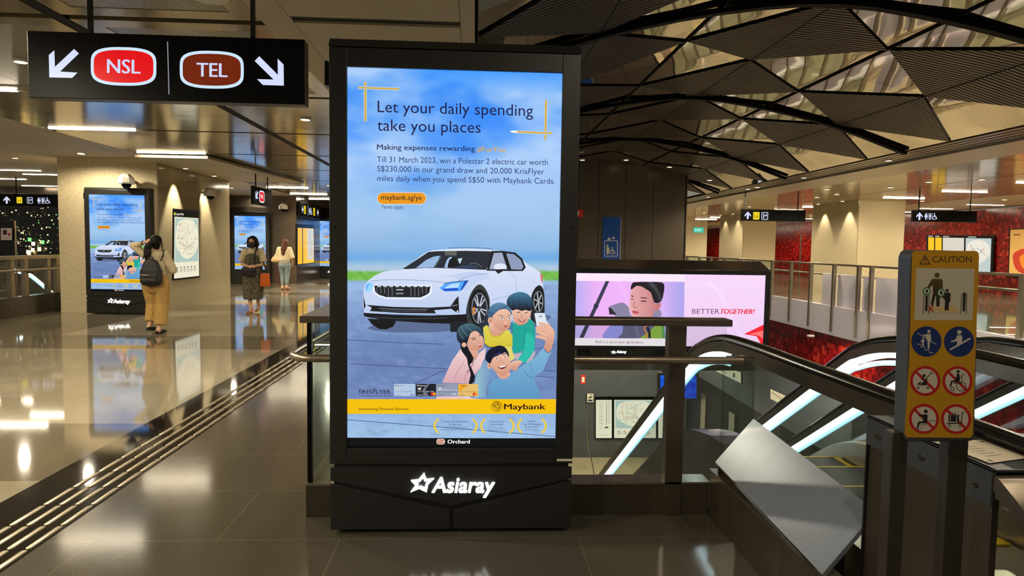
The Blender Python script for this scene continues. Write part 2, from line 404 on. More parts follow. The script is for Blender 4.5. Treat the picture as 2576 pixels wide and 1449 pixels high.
# lower level seen through the glass
struct('floor', MB().box(-3, 11, 2, 19.1, -4.8, -4.6), M['lower_floor'])
struct('wall_lower_end', MB().box(-3, 8.1, 19.1, 19.3, -4.6, -.3), M['grey_wall'])
struct('wall_lower_left', MB().box(-1.2, -.93, 3.8, 19.1, -4.6, -.31), M['grey_wall'])
struct('wall_lower_near', MB().box(-.93, 8.1, 3.3, 3.6, -4.6, -.31), M['grey_wall'])
struct('wall_red_drop', MB().box(8.1, 8.3, 3.6, 33, -2.3, -.3), M['red'])
struct('wall_lower_right', MB().box(7.9, 8.3, 3.6, 19.1, -4.6, -2.3), M['grey_wall'])
struct('wall_platform', MB().box(6.2, 6.5, 10.5, 19.1, -4.6, -1.9), M['blackm'])
struct('wall_platform', MB().box(6.15, 6.2, 10.5, 19.1, -2.0, -1.55).box(6.15, 6.5, 10.5, 19.1, -1.55, -.9), M['grey_wall'])
for k in range(4): struct('trim_%d' % (k+2), MB().box(6.16, 6.2, 11.4+k*2, 11.75+k*2, -4.6, -2.4), M['steel'])
struct('floor', MB().box(-16, -8.8, 10, 22, -4.8, -4.6), M['lower_floor'])
struct('wall_lower_left', MB().box(-8.8, -8.7, 10.2, 21.5, -4.6, -.3).box(-16, -8.8, 21.5, 21.7, -4.6, -.3).box(-16, -8.8, 10.1, 10.2, -4.6, -.3), M['white_panel'])
# ================================================================== flat ceilings
# left hall: cream margin over the far left, gloss panels with dark slots, cream margin beside the vault
XS = (-6.45, -3.16, -3.04, -1.6)
gp = MB(); hp = MB(); y0 = .02; MOD = 2.63
rows = [(5.28+MOD*k) for k in range(-4, 11)]
for a in rows:
    for xa, xb in ((XS[0], XS[1]), (XS[2], XS[3])):
        y1, y2 = a+.05, a+MOD-.05; bd = .17
        near = a < 7.6
        if near:
            gp.box(xa, xb, y1, y1+bd, ZC, ZC+.05).box(xa, xb, y2-bd, y2, ZC, ZC+.05).box(xa, xa+bd, y1+bd, y2-bd, ZC, ZC+.05).box(xb-bd, xb, y1+bd, y2-bd, ZC, ZC+.05)
            n = 2 if xb-xa > 2 else 1; w = (xb-xa-2*bd)/n
            for q in range(n): hp.box(xa+bd+q*w+.004, xa+bd+(q+1)*w-.004, y1+bd+.004, y2-bd-.004, ZC+.003, ZC+.05)
        else:
            m = (y1+y2)/2
            gp.box(xa, xb, y1, m-.004, ZC, ZC+.05).box(xa, xb, m+.004, y2, ZC, ZC+.05)
struct('ceiling', gp, M['ceil_gloss']); struct('ceiling', hp, M['ceil_hatch'])
struct('ceiling', MB().box(-6.6, -1.5, -5.5, 34, ZC+.09, ZC+.12), M['blackm'])
cm = MB().box(-16, -6.45, YB, 34, ZC, ZC+.06).box(-1.6, -1.37, YB, 34, ZC, ZC+.06).box(-1.366, -.13, YB, 5.1, ZC, ZC+.06).box(-1.366, -.13, 5.24, 34, ZC, ZC+.06).box(-.126, .0, YB, 34, ZC, ZC+.06).box(-1.37, -.126, 5.1, 5.24, ZC+.05, ZC+.06)
struct('ceiling', cm, M['ceil_matte'])
struct('ceiling', MB().prism([(-6.45, 13.3, 3.12), (-5.1, 13.3, 3.12), (-4.55, 18.3, 3.12), (-6.45, 18.3, 3.12)], (0, 0, -.05)), M['ceil_matte'])
struct('trim_6', MB().box(-1.37, -.13, 5.1, 5.24, ZC+.02, ZC+.05), M['blackm'])
struct('trim_7', MB().box(-3.15, -3.05, -5, 34, ZC+.002, ZC+.06), M['rib'])
# right hall
gr = MB()
for a in [1.0+2.63*k for k in range(0, 23)]:
    gr.box(8.95, 11.3, a+.02, a+2.61, ZC, ZC+.05).box(11.36, 15.2, a+.02, a+2.61, ZC, ZC+.05)
struct('ceiling', gr, M['ceil_right'])
struct('ceiling', MB().box(8.9, 19.2, 1, YF, ZC+.06, ZC+.1).box(11.3, 11.36, 1, YF, ZC+.03, ZC+.06), M['blackm'])
struct('ceiling', MB().box(15.24, 19.2, 1, YF, ZC, ZC+.05), M['ceil_matte'])
# soffit strip between the vault and the right hall: grooves, then a cream band
sf = MB(); sg = MB()
for k in range(4):
    x0 = 7.22+k*.16; sg.box(x0+.11, x0+.16, 1, YF, ZC+.06, ZC+.12); sf.box(x0, x0+.11, 1, YF, ZC+.03, ZC+.1)
struct('trim_8', sg, M['blackm']); struct('trim_9', sf, M['steel_dark'])
struct('ceiling', MB().box(7.87, 8.93, 1, YF, ZC-.01, ZC+.12), M['fascia'])
# ================================================================== vault of mirror and louvre triangles over the escalator hall
ZX = [3.22, 3.62, 3.90, 4.02, 3.88, 3.61, 3.20]
DX, DY, Y0 = 1.2, 2.19, 6.72
def node(i, y): return Vector((DX*i, y, ZX[i]))
mir = MB(); lou = MB(); thin = MB()
for k in range(-4, 7):
    ya = Y0+DY*k
    for c in (1, 3, 5):
        T, Bm = node(c, ya), node(c, ya+DY); Lf, Rg = node(c-1, ya+DY/2), node(c+1, ya+DY/2)
        for tri in ((T, Lf, Bm), (T, Bm, Rg)):
            g = sum(tri, Vector())/3; q = [g+(p-g)*.985-Vector((0, 0, .02)) for p in tri]; lou.mi(1).prism(q, (0, 0, .03)).mi(0).face([p-Vector((0, 0, .001)) for p in q])
        for side in (-1, 1):
            a, b = node(c+side, ya-DY/2), node(c+side, ya+DY/2); mid = (a+b)/2
            for tri in ((T, a, mid), (T, mid, b)):
                g = sum(tri, Vector())/3; mir.face([g+(p-g)*.99 for p in tri])
        thin.tube([T-Vector((0, 0, .015)), Bm-Vector((0, 0, .015))], .012, 6)
    for i in (2, 4): thin.tube([node(i, ya-DY/2)-Vector((0, 0, .01)), node(i, ya+DY/2)-Vector((0, 0, .01))], .014, 6)
struct('ceiling_mirror', mir, M['mirror']); struct('ceiling_louvre', lou, [M['louvre'], M['rib']]); struct('trim_10', thin, M['rib'])
struct('ceiling', MB().face([(-.3, -5, 4.4), (9.2, -5, 4.4), (9.2, 34, 4.4), (-.3, 34, 4.4)]), M['blackm'])
struct('trim_11', MB().box(-.02, .0, -4, 30, ZC, 3.3), M['fascia'])
n_rib = 12
for k in (-4, -2, 0, 2, 4, 6):
    yy = Y0+DY*k; pts = [node(i, yy)-Vector((0, 0, .05)) for i in range(7)]
    struct('trim_%d' % n_rib, MB().sweep(smooth_pts(pts, 3, False), [(-.05, -.02), (.05, -.02), (.05, .03), (-.05, .03)]), M['rib']); n_rib += 1
# ================================================================== walls and columns
struct('column', MB().box(-8.45, -6.5, 14.27, 18.3, 0, ZC), M['granite'])
struct('trim_20', MB().box(-6.5, -6.475, 14.27, 18.3, 0, ZC), M['granite_gloss'])
wl = MB()
for k in range(8): wl.box(-13+k*.8+.004, -12.2+k*.8-.004, 25.0, 25.15, 0, 2.72)
struct('wall_left', wl, M['bronze']); struct('wall_left', MB().box(-13, -6.5, 25.05, 25.2, 2.73, ZC), M['steel_dark'])
struct('column', MB().box(-7.5, -6.45, 24.9, 28.6, 0, ZC), M['bronze'])
struct('wall_back', MB().box(-16, 8.1, 33, 33.2, -.3, 4.5), M['bronze'])
struct('wall_red', MB().box(18.9, 19.2, 4, YF, 0, 3.1), M['red'])
struct('wall_end', MB().box(-.9, 19.2, YF, YF+.2, 0, 4), M['red'])
struct('wall_back', MB().box(8.6, 12, 48, 48.2, 0, ZC), M['granite_pale'])
for k, (yc) in enumerate((21.5, 31.0, 40.4)):
    struct('column', MB().box(12.5, 14.05, yc, yc+3, 0, ZC), M['granite_pale'])
    struct('trim_%d' % (21+k), MB().box(12.47, 12.5, yc, yc+3, 0, ZC), M['granite_gloss'])
for k, yd in enumerate((30, 36.5)):
    struct('door_%d' % (k+1), MB().box(18.86, 18.9, yd, yd+1.7, 0, 2.3), M['red']); struct('trim_%d' % (25+k), MB().box(18.83, 18.9, yd-.12, yd, 0, 2.4).box(18.83, 18.9, yd+1.7, yd+1.82, 0, 2.4), M['steel'])
# dark window at the far left with the night outside
struct('window_1', MB().box(-22, -9.0, 22.9, 22.95, .95, 2.75), M['night'])
struct('wall_window', MB().box(-22, -9.0, 22.8, 23.0, 0, .95).box(-22, -9, 22.8, 23, 2.75, ZC), M['bronze'])
fb_ = MB(); gb = MB()
for k in range(240):
    x, z = random.uniform(-15.6, -11.1), random.uniform(1.0, 2.65); r = random.choice((.008, .011, .016)); d = random.uniform(.1, .5)
    (fb_ if random.random() < .72 else gb).box(x-r, x+r, 22.86-d, 22.86-d+r, z-r, z+r)
for k in range(22):
    x, z = random.uniform(-15.4, -11.2), random.uniform(1.0, 1.5); (fb_ if k % 3 else gb).box(x-.05, x+.05, 22.74, 22.76, z-.06, z+.06)
o = fb_.build('fairy_lights', M['bulb']); tag(o, 'warm fairy lights scattered across the dark window at far left', 'lights'); o['kind'] = 'stuff'
o = gb.build('fairy_lights', M['bulb_green']); tag(o, 'green fairy lights among the warm ones on the dark window', 'lights'); o['kind'] = 'stuff'
# ================================================================== luminaires
def strip_light(x0, x1, y, label, group, horiz=True):
    t = thing('ceiling_light', label, 'light', ((x0+x1)/2, y, ZC), group)
    MB().box(x0-.01, x1+.01, y-.03, y+.03, ZC-.003, ZC+.06).build('housing', M['fascia'], t)
    MB().box(x0, x1, y-.026, y+.026, ZC-.014, ZC-.003).build('diffuser', M['strip'], t)
    return t
nl = 0
for k in range(-3, 9):
    yy = 5.28+MOD*k
    if k == 4: continue                            # the bulkhead by the pier hides that one
    strip_light(-6.34, -5.1, yy, 'slim warm strip light in a crosswise slot of the left hall ceiling', 'strip lights of the left hall')
for (x, yy) in ((-11.0, 18.2), (-13.6, 22.2), (-13.2, 19.8), (-11.2, 17.2)):
    strip_light(x-.62, x+.62, yy, 'strip light over the far left hall beyond the railing', 'strip lights beyond the left railing')
for k in range(-1, 16):
    yy = 17.8+2.58*k
    if yy < 14 or 27 < yy < 33 and k % 2: pass
    strip_light(12.65 if k % 2 == 0 else 12.6, 13.9, yy-.0, 'warm strip light in the right hall ceiling in front of the pale columns', 'strip lights of the right hall') if not (21 < yy < 25 or 30.5 < yy < 34.3 or 40 < yy < 44) else None
for k in range(0, 8):
    strip_light(16.9, 18.2, 20.0+2.5*k, 'warm strip light along the red wall of the right hall', 'strip lights along the red wall')
def downlight(x, y, z, label, group, power, aim=(0, 0, -1), size=70, r=.05):
    t = thing('downlight', label, 'light', (x, y, z), group)
    MB().lathe((x, y, z-.02), [(r*1.25, 0), (r*1.25, .03), (r*.6, .03)]).build('trim_ring', M['white'], t, smooth=True)
    MB().cyl((x, y, z-.022), r, .01).build('lens', M['downlight'], t)
    if power:
        ld = bpy.data.lights.new('spot', 'SPOT'); ld.energy = power; ld.color = WARM; ld.spot_size = math.radians(size); ld.spot_blend = .45; ld.shadow_soft_size = r if size < 100 else .06
        lo = bpy.data.objects.new('lamp', ld); COL.objects.link(lo); lo.parent = t; lo.location = (0, 0, -.04)
        lo.rotation_mode = 'QUATERNION'; lo.rotation_quaternion = Vector(aim).to_track_quat('-Z', 'Y')
    return t
for yy in (15.0, 16.6): downlight(-6.22, yy, 3.065, 'round downlight washing the polished side of the granite pier', 'downlights on the granite pier', 320, (-.12, 0, -1), 62)
for yc in (22.0, 23.6): downlight(12.2, yc, ZC, 'round downlight washing the polished side of the nearest pale column', 'downlights on the nearest pale column', 150, (.13, 0, -1), 66)
for yc in (31.6, 33.2): downlight(12.2, yc, ZC, 'round downlight washing the second pale column', 'downlights on the second pale column', 60, (.15, 0, -1), 80)
for u, v in ((1465, 404), (1575, 404), (1684, 422), (1785, 455)):
    p = at(u, v, 1, 18.4); downlight(p.x, 18.4, p.z+.03, 'small bright downlight on the vault edge above the lift shaft', 'downlights above the lift shaft', 30, r=.06)
for u, v in ((205, 385), (768, 298)):
    p = at(u, v, 2, ZC); downlight(p.x, p.y, ZC, 'round downlight in the left ceiling ' + ('near the granite pier' if u == 205 else 'right of the dark lengthwise channel'), 'downlights', 25, r=.06)
KW = 330
for x, yy, w_ in ((-7.5, 13.4, 170), (-7.5, 20.3, 200), (-7.5, 21.4, 200)):
    downlight(x, yy, ZC, 'round downlight in the left hall ceiling around the granite pier', 'downlights around the granite pier', w_, size=168, r=.05)
for k in range(-2, 9):  # rows of fill downlights added to light the left hall
    yy = 3.96+MOD*k
    if yy > 24: downlight(-2.3, yy, ZC, 'added fill downlight in the glossy ceiling over the black floor strip', 'added downlights along the black floor strip', KW, size=168, r=.05)
    if yy < 8.8 or yy > 22 or k == 6: downlight(-4.2, yy, ZC, 'added fill downlight in the glossy ceiling over the pale floor', 'added downlights over the pale floor', KW*1.25, size=168, r=.05)
    if k % 2 == 0: downlight(-7.8 if yy < 13.8 or yy > 19 else -9.4, yy, ZC, 'added fill downlight in the cream ceiling at far left', 'added downlights at far left', KW, size=168, r=.05)
    if 8 < yy < 16 and k % 2 == 0: downlight(-.7, yy, ZC, 'added fill downlight in the cream ceiling margin beside the vault', 'added downlights beside the vault', KW, size=168, r=.05)
for k in range(0, 8):  # fill downlights added to brighten the void side and right hall
    downlight(7.54, 2.5+3.2*k, ZC+.03, 'added fill downlight in the cream soffit right of the vault', 'added downlights in the cream soffit', KW, size=168, r=.05)
    downlight(10.6, 5.0+5.2*k, ZC, 'added fill downlight in the right hall near the railing', 'added downlights by the right railing', KW*1.6, size=168, r=.06)
    downlight(16.2, 8.0+6*k, ZC, 'added fill downlight in the right hall before the red wall', 'added downlights before the red wall', KW*1.6, size=168, r=.06)
for u, v in ((1905, 470), (2080, 475), (2105, 488), (2240, 470), (2250, 516), (2320, 505), (2470, 450)):
    p = at(u, v, 2, ZC); downlight(p.x, p.y, ZC, 'small round downlight in the glossy right hall ceiling', 'downlights in the right hall', 0, r=.06)
for (x, yy, zz) in ((1.3, 1.3, 3.5), (3.4, 2.2, 3.85), (5.0, 4.2, 3.7)):  # fill downlights added out of view to brighten steel plate and landing
    downlight(x, yy, zz, 'added fill downlight hanging from the vault over the escalator landing', 'added downlights over the escalator landing', 105, size=168, r=.06)
# lower level fill lamps, added to light the void and its floor
for (x, yy) in ((.6, 9.5), (2.2, 16.5), (4.6, 17.2), (5.2, 11.0), (7.2, 7.5), (7.2, 14)):
    downlight(x, yy, -.32, 'added fill downlight of the lower level below the escalators', 'added downlights of the lower level', 260, size=168, r=.06)
for (x, yy) in ((1.0, 13.5), (3.2, 16.0), (5.0, 12.5), (1.5, 17.5), (5.2, 16.8)):  # linear lamps added to light the lower floor
    t = thing('ceiling_light', 'added fill lamp of the lower level below the escalators', 'light', (x, yy, -.5), 'added lamps of the lower level')
    MB().box(x-.6, x+.6, yy-.05, yy+.05, -.5, -.45).build('housing', M['white'], t); MB().box(x-.58, x+.58, yy-.04, yy+.04, -.52, -.5).build('diffuser', M['strip'], t)
    MB().box(x-.4, x-.39, yy-.005, yy+.005, -.45, -.3).box(x+.39, x+.4, yy-.005, yy+.005, -.45, -.3).build('hanger', M['steel'], t)
# ================================================================== the advertising kiosk
KY = 3.482
def clampf(a, lo, hi): return max(lo, min(hi, a))
def mixc(a, b, t): t = clampf(t, 0, 1); return tuple(a[i]+(b[i]-a[i])*t for i in range(3))
def grad(stops):
    def g(v):
        if v <= stops[0][0]: return stops[0][1]
        for (a, ca), (b, cb) in zip(stops, stops[1:]):
            if v <= b: return mixc(ca, cb, (v-a)/(b-a))
        return stops[-1][1]
    return g
_sky = grad([(165, (70, 150, 250)), (260, (112, 172, 248)), (360, (104, 168, 250)), (440, (112, 170, 244)), (500, (142, 190, 236)), (560, (146, 190, 232)), (625, (128, 180, 230)), (650, (104, 168, 226)), (666, (160, 196, 226)), (677, (176, 200, 222))])
_road = grad([(705, (160, 192, 236)), (780, (128, 158, 206)), (900, (104, 128, 180)), (1000, (112, 136, 188)), (1045, (150, 184, 226)), (1105, (160, 196, 232))])
def ad_bg(u, v):
    if v < 679:
        c = _sky(v)
        n = noise.fractal(Vector((u*.0042+3, v*.0085, 1.3)), 1, 2, 4)
        k = clampf((n+.22)*1.5, 0, 1)*clampf((690-v)/300, .18, 1)
        c = mixc(c, (186, 214, 250), k*.85)
        k2 = clampf((-n-.1)*2.2, 0, 1)*clampf((560-v)/300, 0, 1)
        c = mixc(c, (42, 130, 252), k2*.8)
        if u > 1010 and v < 240: c = mixc(c, (40, 140, 255), clampf((240-v)/70, 0, 1)*clampf((u-1000)/120, 0, 1)*.8)
        if v > 540: c = mixc(c, (168, 178, 200), .35*clampf(1-abs(v-600)/50, 0, 1)*clampf(noise.noise(Vector((u*.006, v*.05, 4)))+.4, 0, 1))
        return c
    if v < 706:
        n = noise.noise(Vector((u*.12, v*.12, 0)))
        return mixc((96, 172, 66), (132, 196, 84), n+.5)
    n = noise.noise(Vector((u*.012, v*.07, 2)))*.5+noise.noise(Vector((u*.05, v*.2, 7)))*.5
    return mixc(_road(v), (96, 112, 156) if n < 0 else (182, 206, 240), abs(n)*.55)
NAVY, NAVY2, GOLD = (34, 34, 78), (44, 62, 112), (222, 172, 52)
def make_ad(parent):
    A = Art(lambda u, v: at(u, v, 1, KY+.018), (0, -1, 0))
    A.grid(0, 0, 0, 0, 60, 110, ad_bg, [(873, 167), (1415, 185), (1397, 1103), (873, 1101)])
    # ---- head lines
    for pts, w in (([(919, 205), (919, 305)], 4.5), ([(901, 220.5), (1004, 224)], 4), ([(1373.5, 252), (1372, 352)], 4.5), ([(1296, 331.5), (1389, 335.5)], 4)): A.line(pts, w+4, (170, 204, 240)); A.line(pts, w, GOLD)
    A.poly([(1283, 331), (1290, 328.5), (1300, 330), (1301, 333), (1291, 334)], (250, 246, 226), 3)
    sl = .026
    A.text('Let your daily spending', 950, 282, 1341, 28.5, NAVY, 0, 0, sl); A.text('take you places', 949, 328.5, 1209, 28.5, NAVY, 0, 0, .022)
    A.text('Making expenses rewarding', 948.5, 376, 1195, 13, (24, 26, 66), .007, 0, .018); A.text('#ForYou', 1199.5, 382, 1272, 13.5, GOLD, .006, 0, .015)
    A.text('Till 31 March 2023, win a Polestar 2 electric car worth', 948.5, 407.5, 1378, 14, NAVY2, 0, 0, .018)
    A.text('S$230,000 in our grand draw and 20,000 KrisFlyer', 949, 431, 1369, 14, NAVY2, 0, 0, .018)
    A.text('miles daily when you spend S$50 with Maybank Cards.', 949, 455, 1396, 14, NAVY2, 0, 0, .017)
    A.rr(947.5, 483, 1073.5, 515, 15.5, (196, 214, 230)); A.rr(949.5, 485, 1071.5, 513, 14, (236, 152, 22)); A.text('maybank.sg/ye', 959, 502, 1061, 12.5, (42, 34, 40), .008, 0, .014)
    A.text('Terms apply.', 959.5, 525, 1016, 9.5, (44, 60, 104), 0, 0, .01)
    # ---- road joints
    for pts in ([(880, 915), (1130, 928), (1395, 950)], [(1000, 985), (1120, 930)], [(875, 855), (1000, 862), (1120, 866)], [(1340, 880), (1397, 868)], [(1340, 930), (1397, 934)], [(874, 1056), (1130, 1076), (1397, 1098)]): A.line(pts, 1.6, (70, 86, 124))
    # ---- car, coordinates of a close-up of the screen
    A.at(820, 560, .4141)
    A.poly([(250, 640), (420, 600), (700, 590), (860, 570), (1330, 560), (1335, 600), (1240, 640), (870, 655), (560, 668), (380, 664)], (92, 108, 146), 3)
    body = lambda u, v: mixc(mixc((226, 232, 250), (186, 204, 240), (v-640)/150), (206, 224, 250), clampf((1010-u)/200, 0, 1)*.4)
    A.poly([(228, 430), (238, 380), (268, 342), (330, 306), (400, 290), (470, 283), (545, 225), (620, 176), (700, 164), (850, 158), (1000, 166), (1090, 177), (1165, 200), (1215, 246), (1262, 277), (1302, 304), (1316, 350), (1322, 420), (1322, 560), (1240, 610), (1000, 625), (880, 600), (850, 565), (300, 552), (230, 535)], body, 3)
    A.line([(742, 155), (870, 152), (1012, 157)], 3, (70, 90, 130), 3)
    A.poly([(640, 345), (880, 300), (1000, 330), (900, 370), (850, 420), (780, 330)], (196, 212, 244), 3)
    A.at(900, 600, .17947)
    A.poly([(625, 428), (700, 380), (990, 188), (1100, 178), (1500, 172), (1880, 180), (1860, 300), (1800, 440), (1240, 416), (960, 412), (700, 428)], (40, 44, 54))
    A.poly([(815, 412), (960, 300), (1060, 255), (1155, 240), (1130, 300), (1062, 405)], (150, 184, 226)); A.poly([(1062, 405), (1130, 300), (1160, 245), (1185, 246), (1140, 320), (1090, 408)], (66, 84, 76))
    A.poly([(1212, 405), (1250, 300), (1292, 256), (1322, 264), (1280, 330), (1266, 408)], (168, 200, 236)); A.poly([(1268, 408), (1275, 330), (1300, 285), (1390, 270), (1440, 300), (1430, 400)], (24, 26, 32), 3)
    A.poly([(1398, 284), (1468, 274), (1430, 362)], (196, 216, 236)); A.line([(1560, 365), (1620, 345), (1690, 365), (1740, 400)], 12, (96, 100, 112), 3); A.poly([(1330, 405), (1480, 375), (1650, 380), (1690, 425), (1400, 412)], (48, 64, 96))
    A.poly([(1220, 180), (1385, 178), (1383, 238), (1222, 236)], (96, 100, 92))
    A.line([(180, 595), (480, 577), (900, 588), (1240, 614)], 7, (128, 146, 182), 3); A.line([(1410, 595), (1530, 535), (1660, 505), (1830, 490)], 7, (128, 146, 182), 3); A.line([(1380, 512), (1520, 482), (1660, 470)], 5, (170, 186, 216), 3)
    A.poly([(205, 650), (1045, 650), (1030, 775), (985, 810), (880, 856), (390, 850), (270, 800), (218, 760)], (232, 242, 255)); A.poly([(232, 660), (1020, 668), (1003, 760), (962, 790), (880, 826), (400, 822), (300, 790), (246, 750)], (30, 32, 38))
    for k in range(9): A.line([(275+k*84, 672), (325+k*84, 674)], 14, (206, 214, 226))
    for k in range(14):
        x = 270+k*53
        if not 5 <= k <= 8: A.line([(x-4, 690), (x+2, 740), (x-2, 815 if 2 < k < 12 else 770)], 9, (118, 124, 136))
    A.line([(540, 718), (638, 718)], 12, (224, 230, 238)); A.rect(535, 760, 642, 782, (120, 134, 146))
    A.poly([(1145, 695), (1235, 628), (1420, 600), (1555, 590), (1440, 738), (1215, 741)], (84, 168, 255)); A.poly([(1300, 640), (1430, 622), (1410, 690), (1210, 700)], (186, 224, 255)); A.poly([(1180, 706), (1400, 690), (1408, 728), (1220, 738)], (26, 84, 206)); A.line([(1200, 640), (1250, 620), (1420, 600), (1550, 590)], 9, (36, 60, 110)); A.poly([(1500, 592), (1556, 588), (1460, 725), (1440, 720)], (24, 80, 180))
    A.poly([(110, 720), (120, 640), (170, 610), (225, 650), (200, 700), (150, 760)], (150, 214, 255), 3); A.line([(118, 715), (130, 660), (165, 640)], 14, (60, 150, 240))
    A.poly([(1300, 948), (1370, 850), (1412, 806), (1422, 1038), (1380, 1034), (1310, 985)], (22, 24, 28)); A.line([(1320, 945), (1400, 930)], 12, (130, 138, 150)); A.ell(1398, 1020, 12, 14, (220, 226, 236)); A.poly([(78, 790), (104, 915), (112, 940), (86, 1002)], (30, 28, 34))
    A.poly([(118, 930), (500, 958), (1000, 968), (1300, 953), (1310, 985), (1070, 1005), (1098, 1050), (600, 1045), (170, 1018), (196, 970)], (24, 26, 30)); A.line([(300, 980), (650, 995), (980, 994)], 9, (120, 130, 146)); A.line([(330, 1010), (650, 1020), (960, 1016)], 7, (92, 100, 116))
    A.poly([(78, 1040), (500, 1068), (1000, 1082), (1500, 1062), (1640, 1000), (1680, 1190), (1400, 1196), (1000, 1186), (520, 1155), (300, 1132), (90, 1090)], (18, 19, 23)); A.line([(220, 1100), (600, 1125), (1250, 1115)], 8, (70, 76, 86))
    A.poly([(135, 1120), (540, 1150), (500, 1232), (400, 1274), (300, 1268), (200, 1204)], (20, 21, 25)); A.poly([(1290, 1170), (1650, 1150), (1690, 1250), (1600, 1310), (1300, 1310)], (30, 33, 42))
    # wheels
    A.poly([(1520, 1080), (1540, 900), (1600, 740), (1690, 645), (1770, 680), (1830, 790), (1850, 930), (1800, 1230), (1600, 1240)], (52, 58, 58), 3)
    A.ell(1700, 970, 140, 262, (20, 21, 24)); A.ell(1706, 980, 112, 222, (34, 36, 42)); A.ring(1706, 980, 106, 212, 10, (150, 156, 168))
    for a in (20, 92, 164, 236, 308):
        for d in (-11, 11):
            t = math.radians(a+d); A.line([(1700+20*math.cos(t), 980+40*math.sin(t)), (1706+98*math.cos(t), 980+200*math.sin(t))], 17, (190, 198, 212))
    A.poly([(1610, 965), (1640, 962), (1640, 1068), (1618, 1075)], (226, 136, 40)); A.ell(1702, 985, 18, 34, (60, 64, 72))
    A.at(820, 560, .4141)
    A.poly([(1246, 470), (1262, 410), (1295, 380), (1322, 410), (1328, 500), (1320, 570), (1262, 590)], (28, 30, 34), 3); A.ell(1290, 480, 33, 72, (20, 21, 24)); A.ring(1290, 480, 28, 62, 4, (150, 156, 166))
    for a in (15, 75, 135, 195, 255, 315): t = math.radians(a); A.line([(1290, 480), (1290+26*math.cos(t), 480+58*math.sin(t))], 7, (176, 184, 196))
    A.poly([(1235, 540), (1272, 530), (1276, 615), (1245, 590)], (30, 34, 38))
    # side glass, mirror, handles, door line
    A.poly([(975, 292), (1008, 172), (1075, 172), (1150, 182), (1192, 218), (1214, 272), (1196, 294), (1110, 294)], (24, 26, 32)); A.poly([(992, 284), (1020, 184), (1070, 182), (1102, 284)], (160, 172, 200)); A.poly([(1094, 186), (1142, 192), (1182, 226), (1200, 268), (1188, 286), (1126, 284)], (140, 156, 188))
    A.ell(1058, 268, 40, 20, (226, 232, 246)); A.poly([(1022, 284), (1090, 282), (1070, 298), (1046, 312)], (26, 28, 34))
    A.line([(1110, 296), (1150, 330), (1158, 420)], 2.4, (150, 164, 196)); A.line([(1103, 324), (1138, 322)], 7, (206, 214, 234)); A.line([(1220, 322), (1248, 320)], 7, (206, 214, 234)); A.line([(1010, 470), (1120, 440)], 3, (160, 176, 210)); A.poly([(1300, 312), (1316, 316), (1316, 372), (1306, 350)], (220, 110, 120))
    # ---- family, coordinates of a close-up
    A.at(1100, 720, .20013); SK, SKD = (228, 176, 150), (196, 134, 112)
    sk = lambda a, b: (lambda u, v: mixc((240, 192, 168), (206, 146, 122), (v-a)/(b-a)))
    A.poly([(960, 850), (1050, 840), (1225, 800), (1210, 900), (1130, 960), (1000, 930)], (188, 176, 190), 2)
    A.poly([(940, 540), (955, 440), (1000, 480), (1080, 490), (1150, 400), (1205, 440), (1230, 560), (1225, 800), (1110, 965), (1010, 930), (1090, 800), (1000, 845), (945, 830)], (30, 166, 150)); A.poly([(1100, 620), (1140, 580), (1215, 640), (1215, 800), (1110, 955), (1020, 928), (1100, 790)], (44, 190, 170), 2); A.line([(1110, 500), (1100, 640), (1090, 720)], 6, (18, 126, 116), 2)
    A.poly([(915, 480), (945, 420), (955, 560), (935, 640)], (64, 130, 160))
    A.poly([(945, 310), (1000, 285), (1165, 295), (1168, 380), (1130, 450), (1062, 490), (1000, 475), (955, 415)], sk(780, 818), 3)
    A.poly([(872, 220), (890, 140), (970, 85), (1060, 72), (1150, 110), (1198, 190), (1196, 270), (1165, 312), (1110, 298), (1060, 310), (1000, 290), (940, 305), (910, 270)], lambda u, v: mixc((66, 124, 160), (18, 20, 34), (v-736)/44), 3)
    for q in ((960, 110, 930, 240), (1020, 95, 1000, 260), (1090, 95, 1090, 250), (1140, 130, 1160, 260)): A.line([(q[0], q[1]), ((q[0]+q[2])/2-15, (q[1]+q[3])/2), (q[2], q[3])], 7, (44, 96, 130), 2)
    A.line([(1000, 330), (1040, 326)], 9, (50, 36, 36)); A.line([(1100, 336), (1138, 326)], 9, (50, 36, 36)); A.poly([(1012, 408), (1060, 430), (1115, 412), (1085, 446), (1045, 446)], (160, 50, 60), 2); A.poly([(1022, 414), (1060, 431), (1106, 418), (1062, 440)], (252, 246, 244)); A.line([(1058, 340), (1046, 385), (1078, 390)], 6, SKD, 2)
    A.poly([(690, 400), (640, 390), (620, 350), (580, 400), (590, 450), (530, 460), (540, 540), (580, 580), (650, 480)], (40, 44, 62), 2)
    A.poly([(630, 360), (655, 270), (720, 218), (800, 206), (880, 238), (925, 300), (940, 360), (900, 330), (800, 300), (720, 350), (690, 420), (640, 400)], lambda u, v: mixc((92, 142, 176), (52, 78, 108), (v-760)/40), 3); A.line([(640, 330), (720, 345), (800, 285), (880, 250)], 8, (30, 58, 96), 3)
    A.poly([(650, 500), (700, 450), (850, 540), (830, 590), (720, 640), (665, 580)], sk(810, 850), 2)
    A.poly([(575, 520), (620, 485), (650, 520), (670, 590), (715, 630), (800, 610), (840, 560), (900, 550), (945, 620), (945, 740), (935, 800), (975, 910), (920, 945), (850, 760), (700, 775), (600, 740)], lambda u, v: mixc((226, 212, 84), (206, 186, 40), (v-830)/60)); A.line([(650, 520), (670, 595), (715, 636), (800, 614), (842, 562)], 6, (170, 150, 30), 2); A.line([(590, 720), (650, 765), (710, 765)], 10, (60, 56, 30), 2); A.poly([(850, 760), (930, 760), (972, 905), (915, 945)], (226, 214, 116))
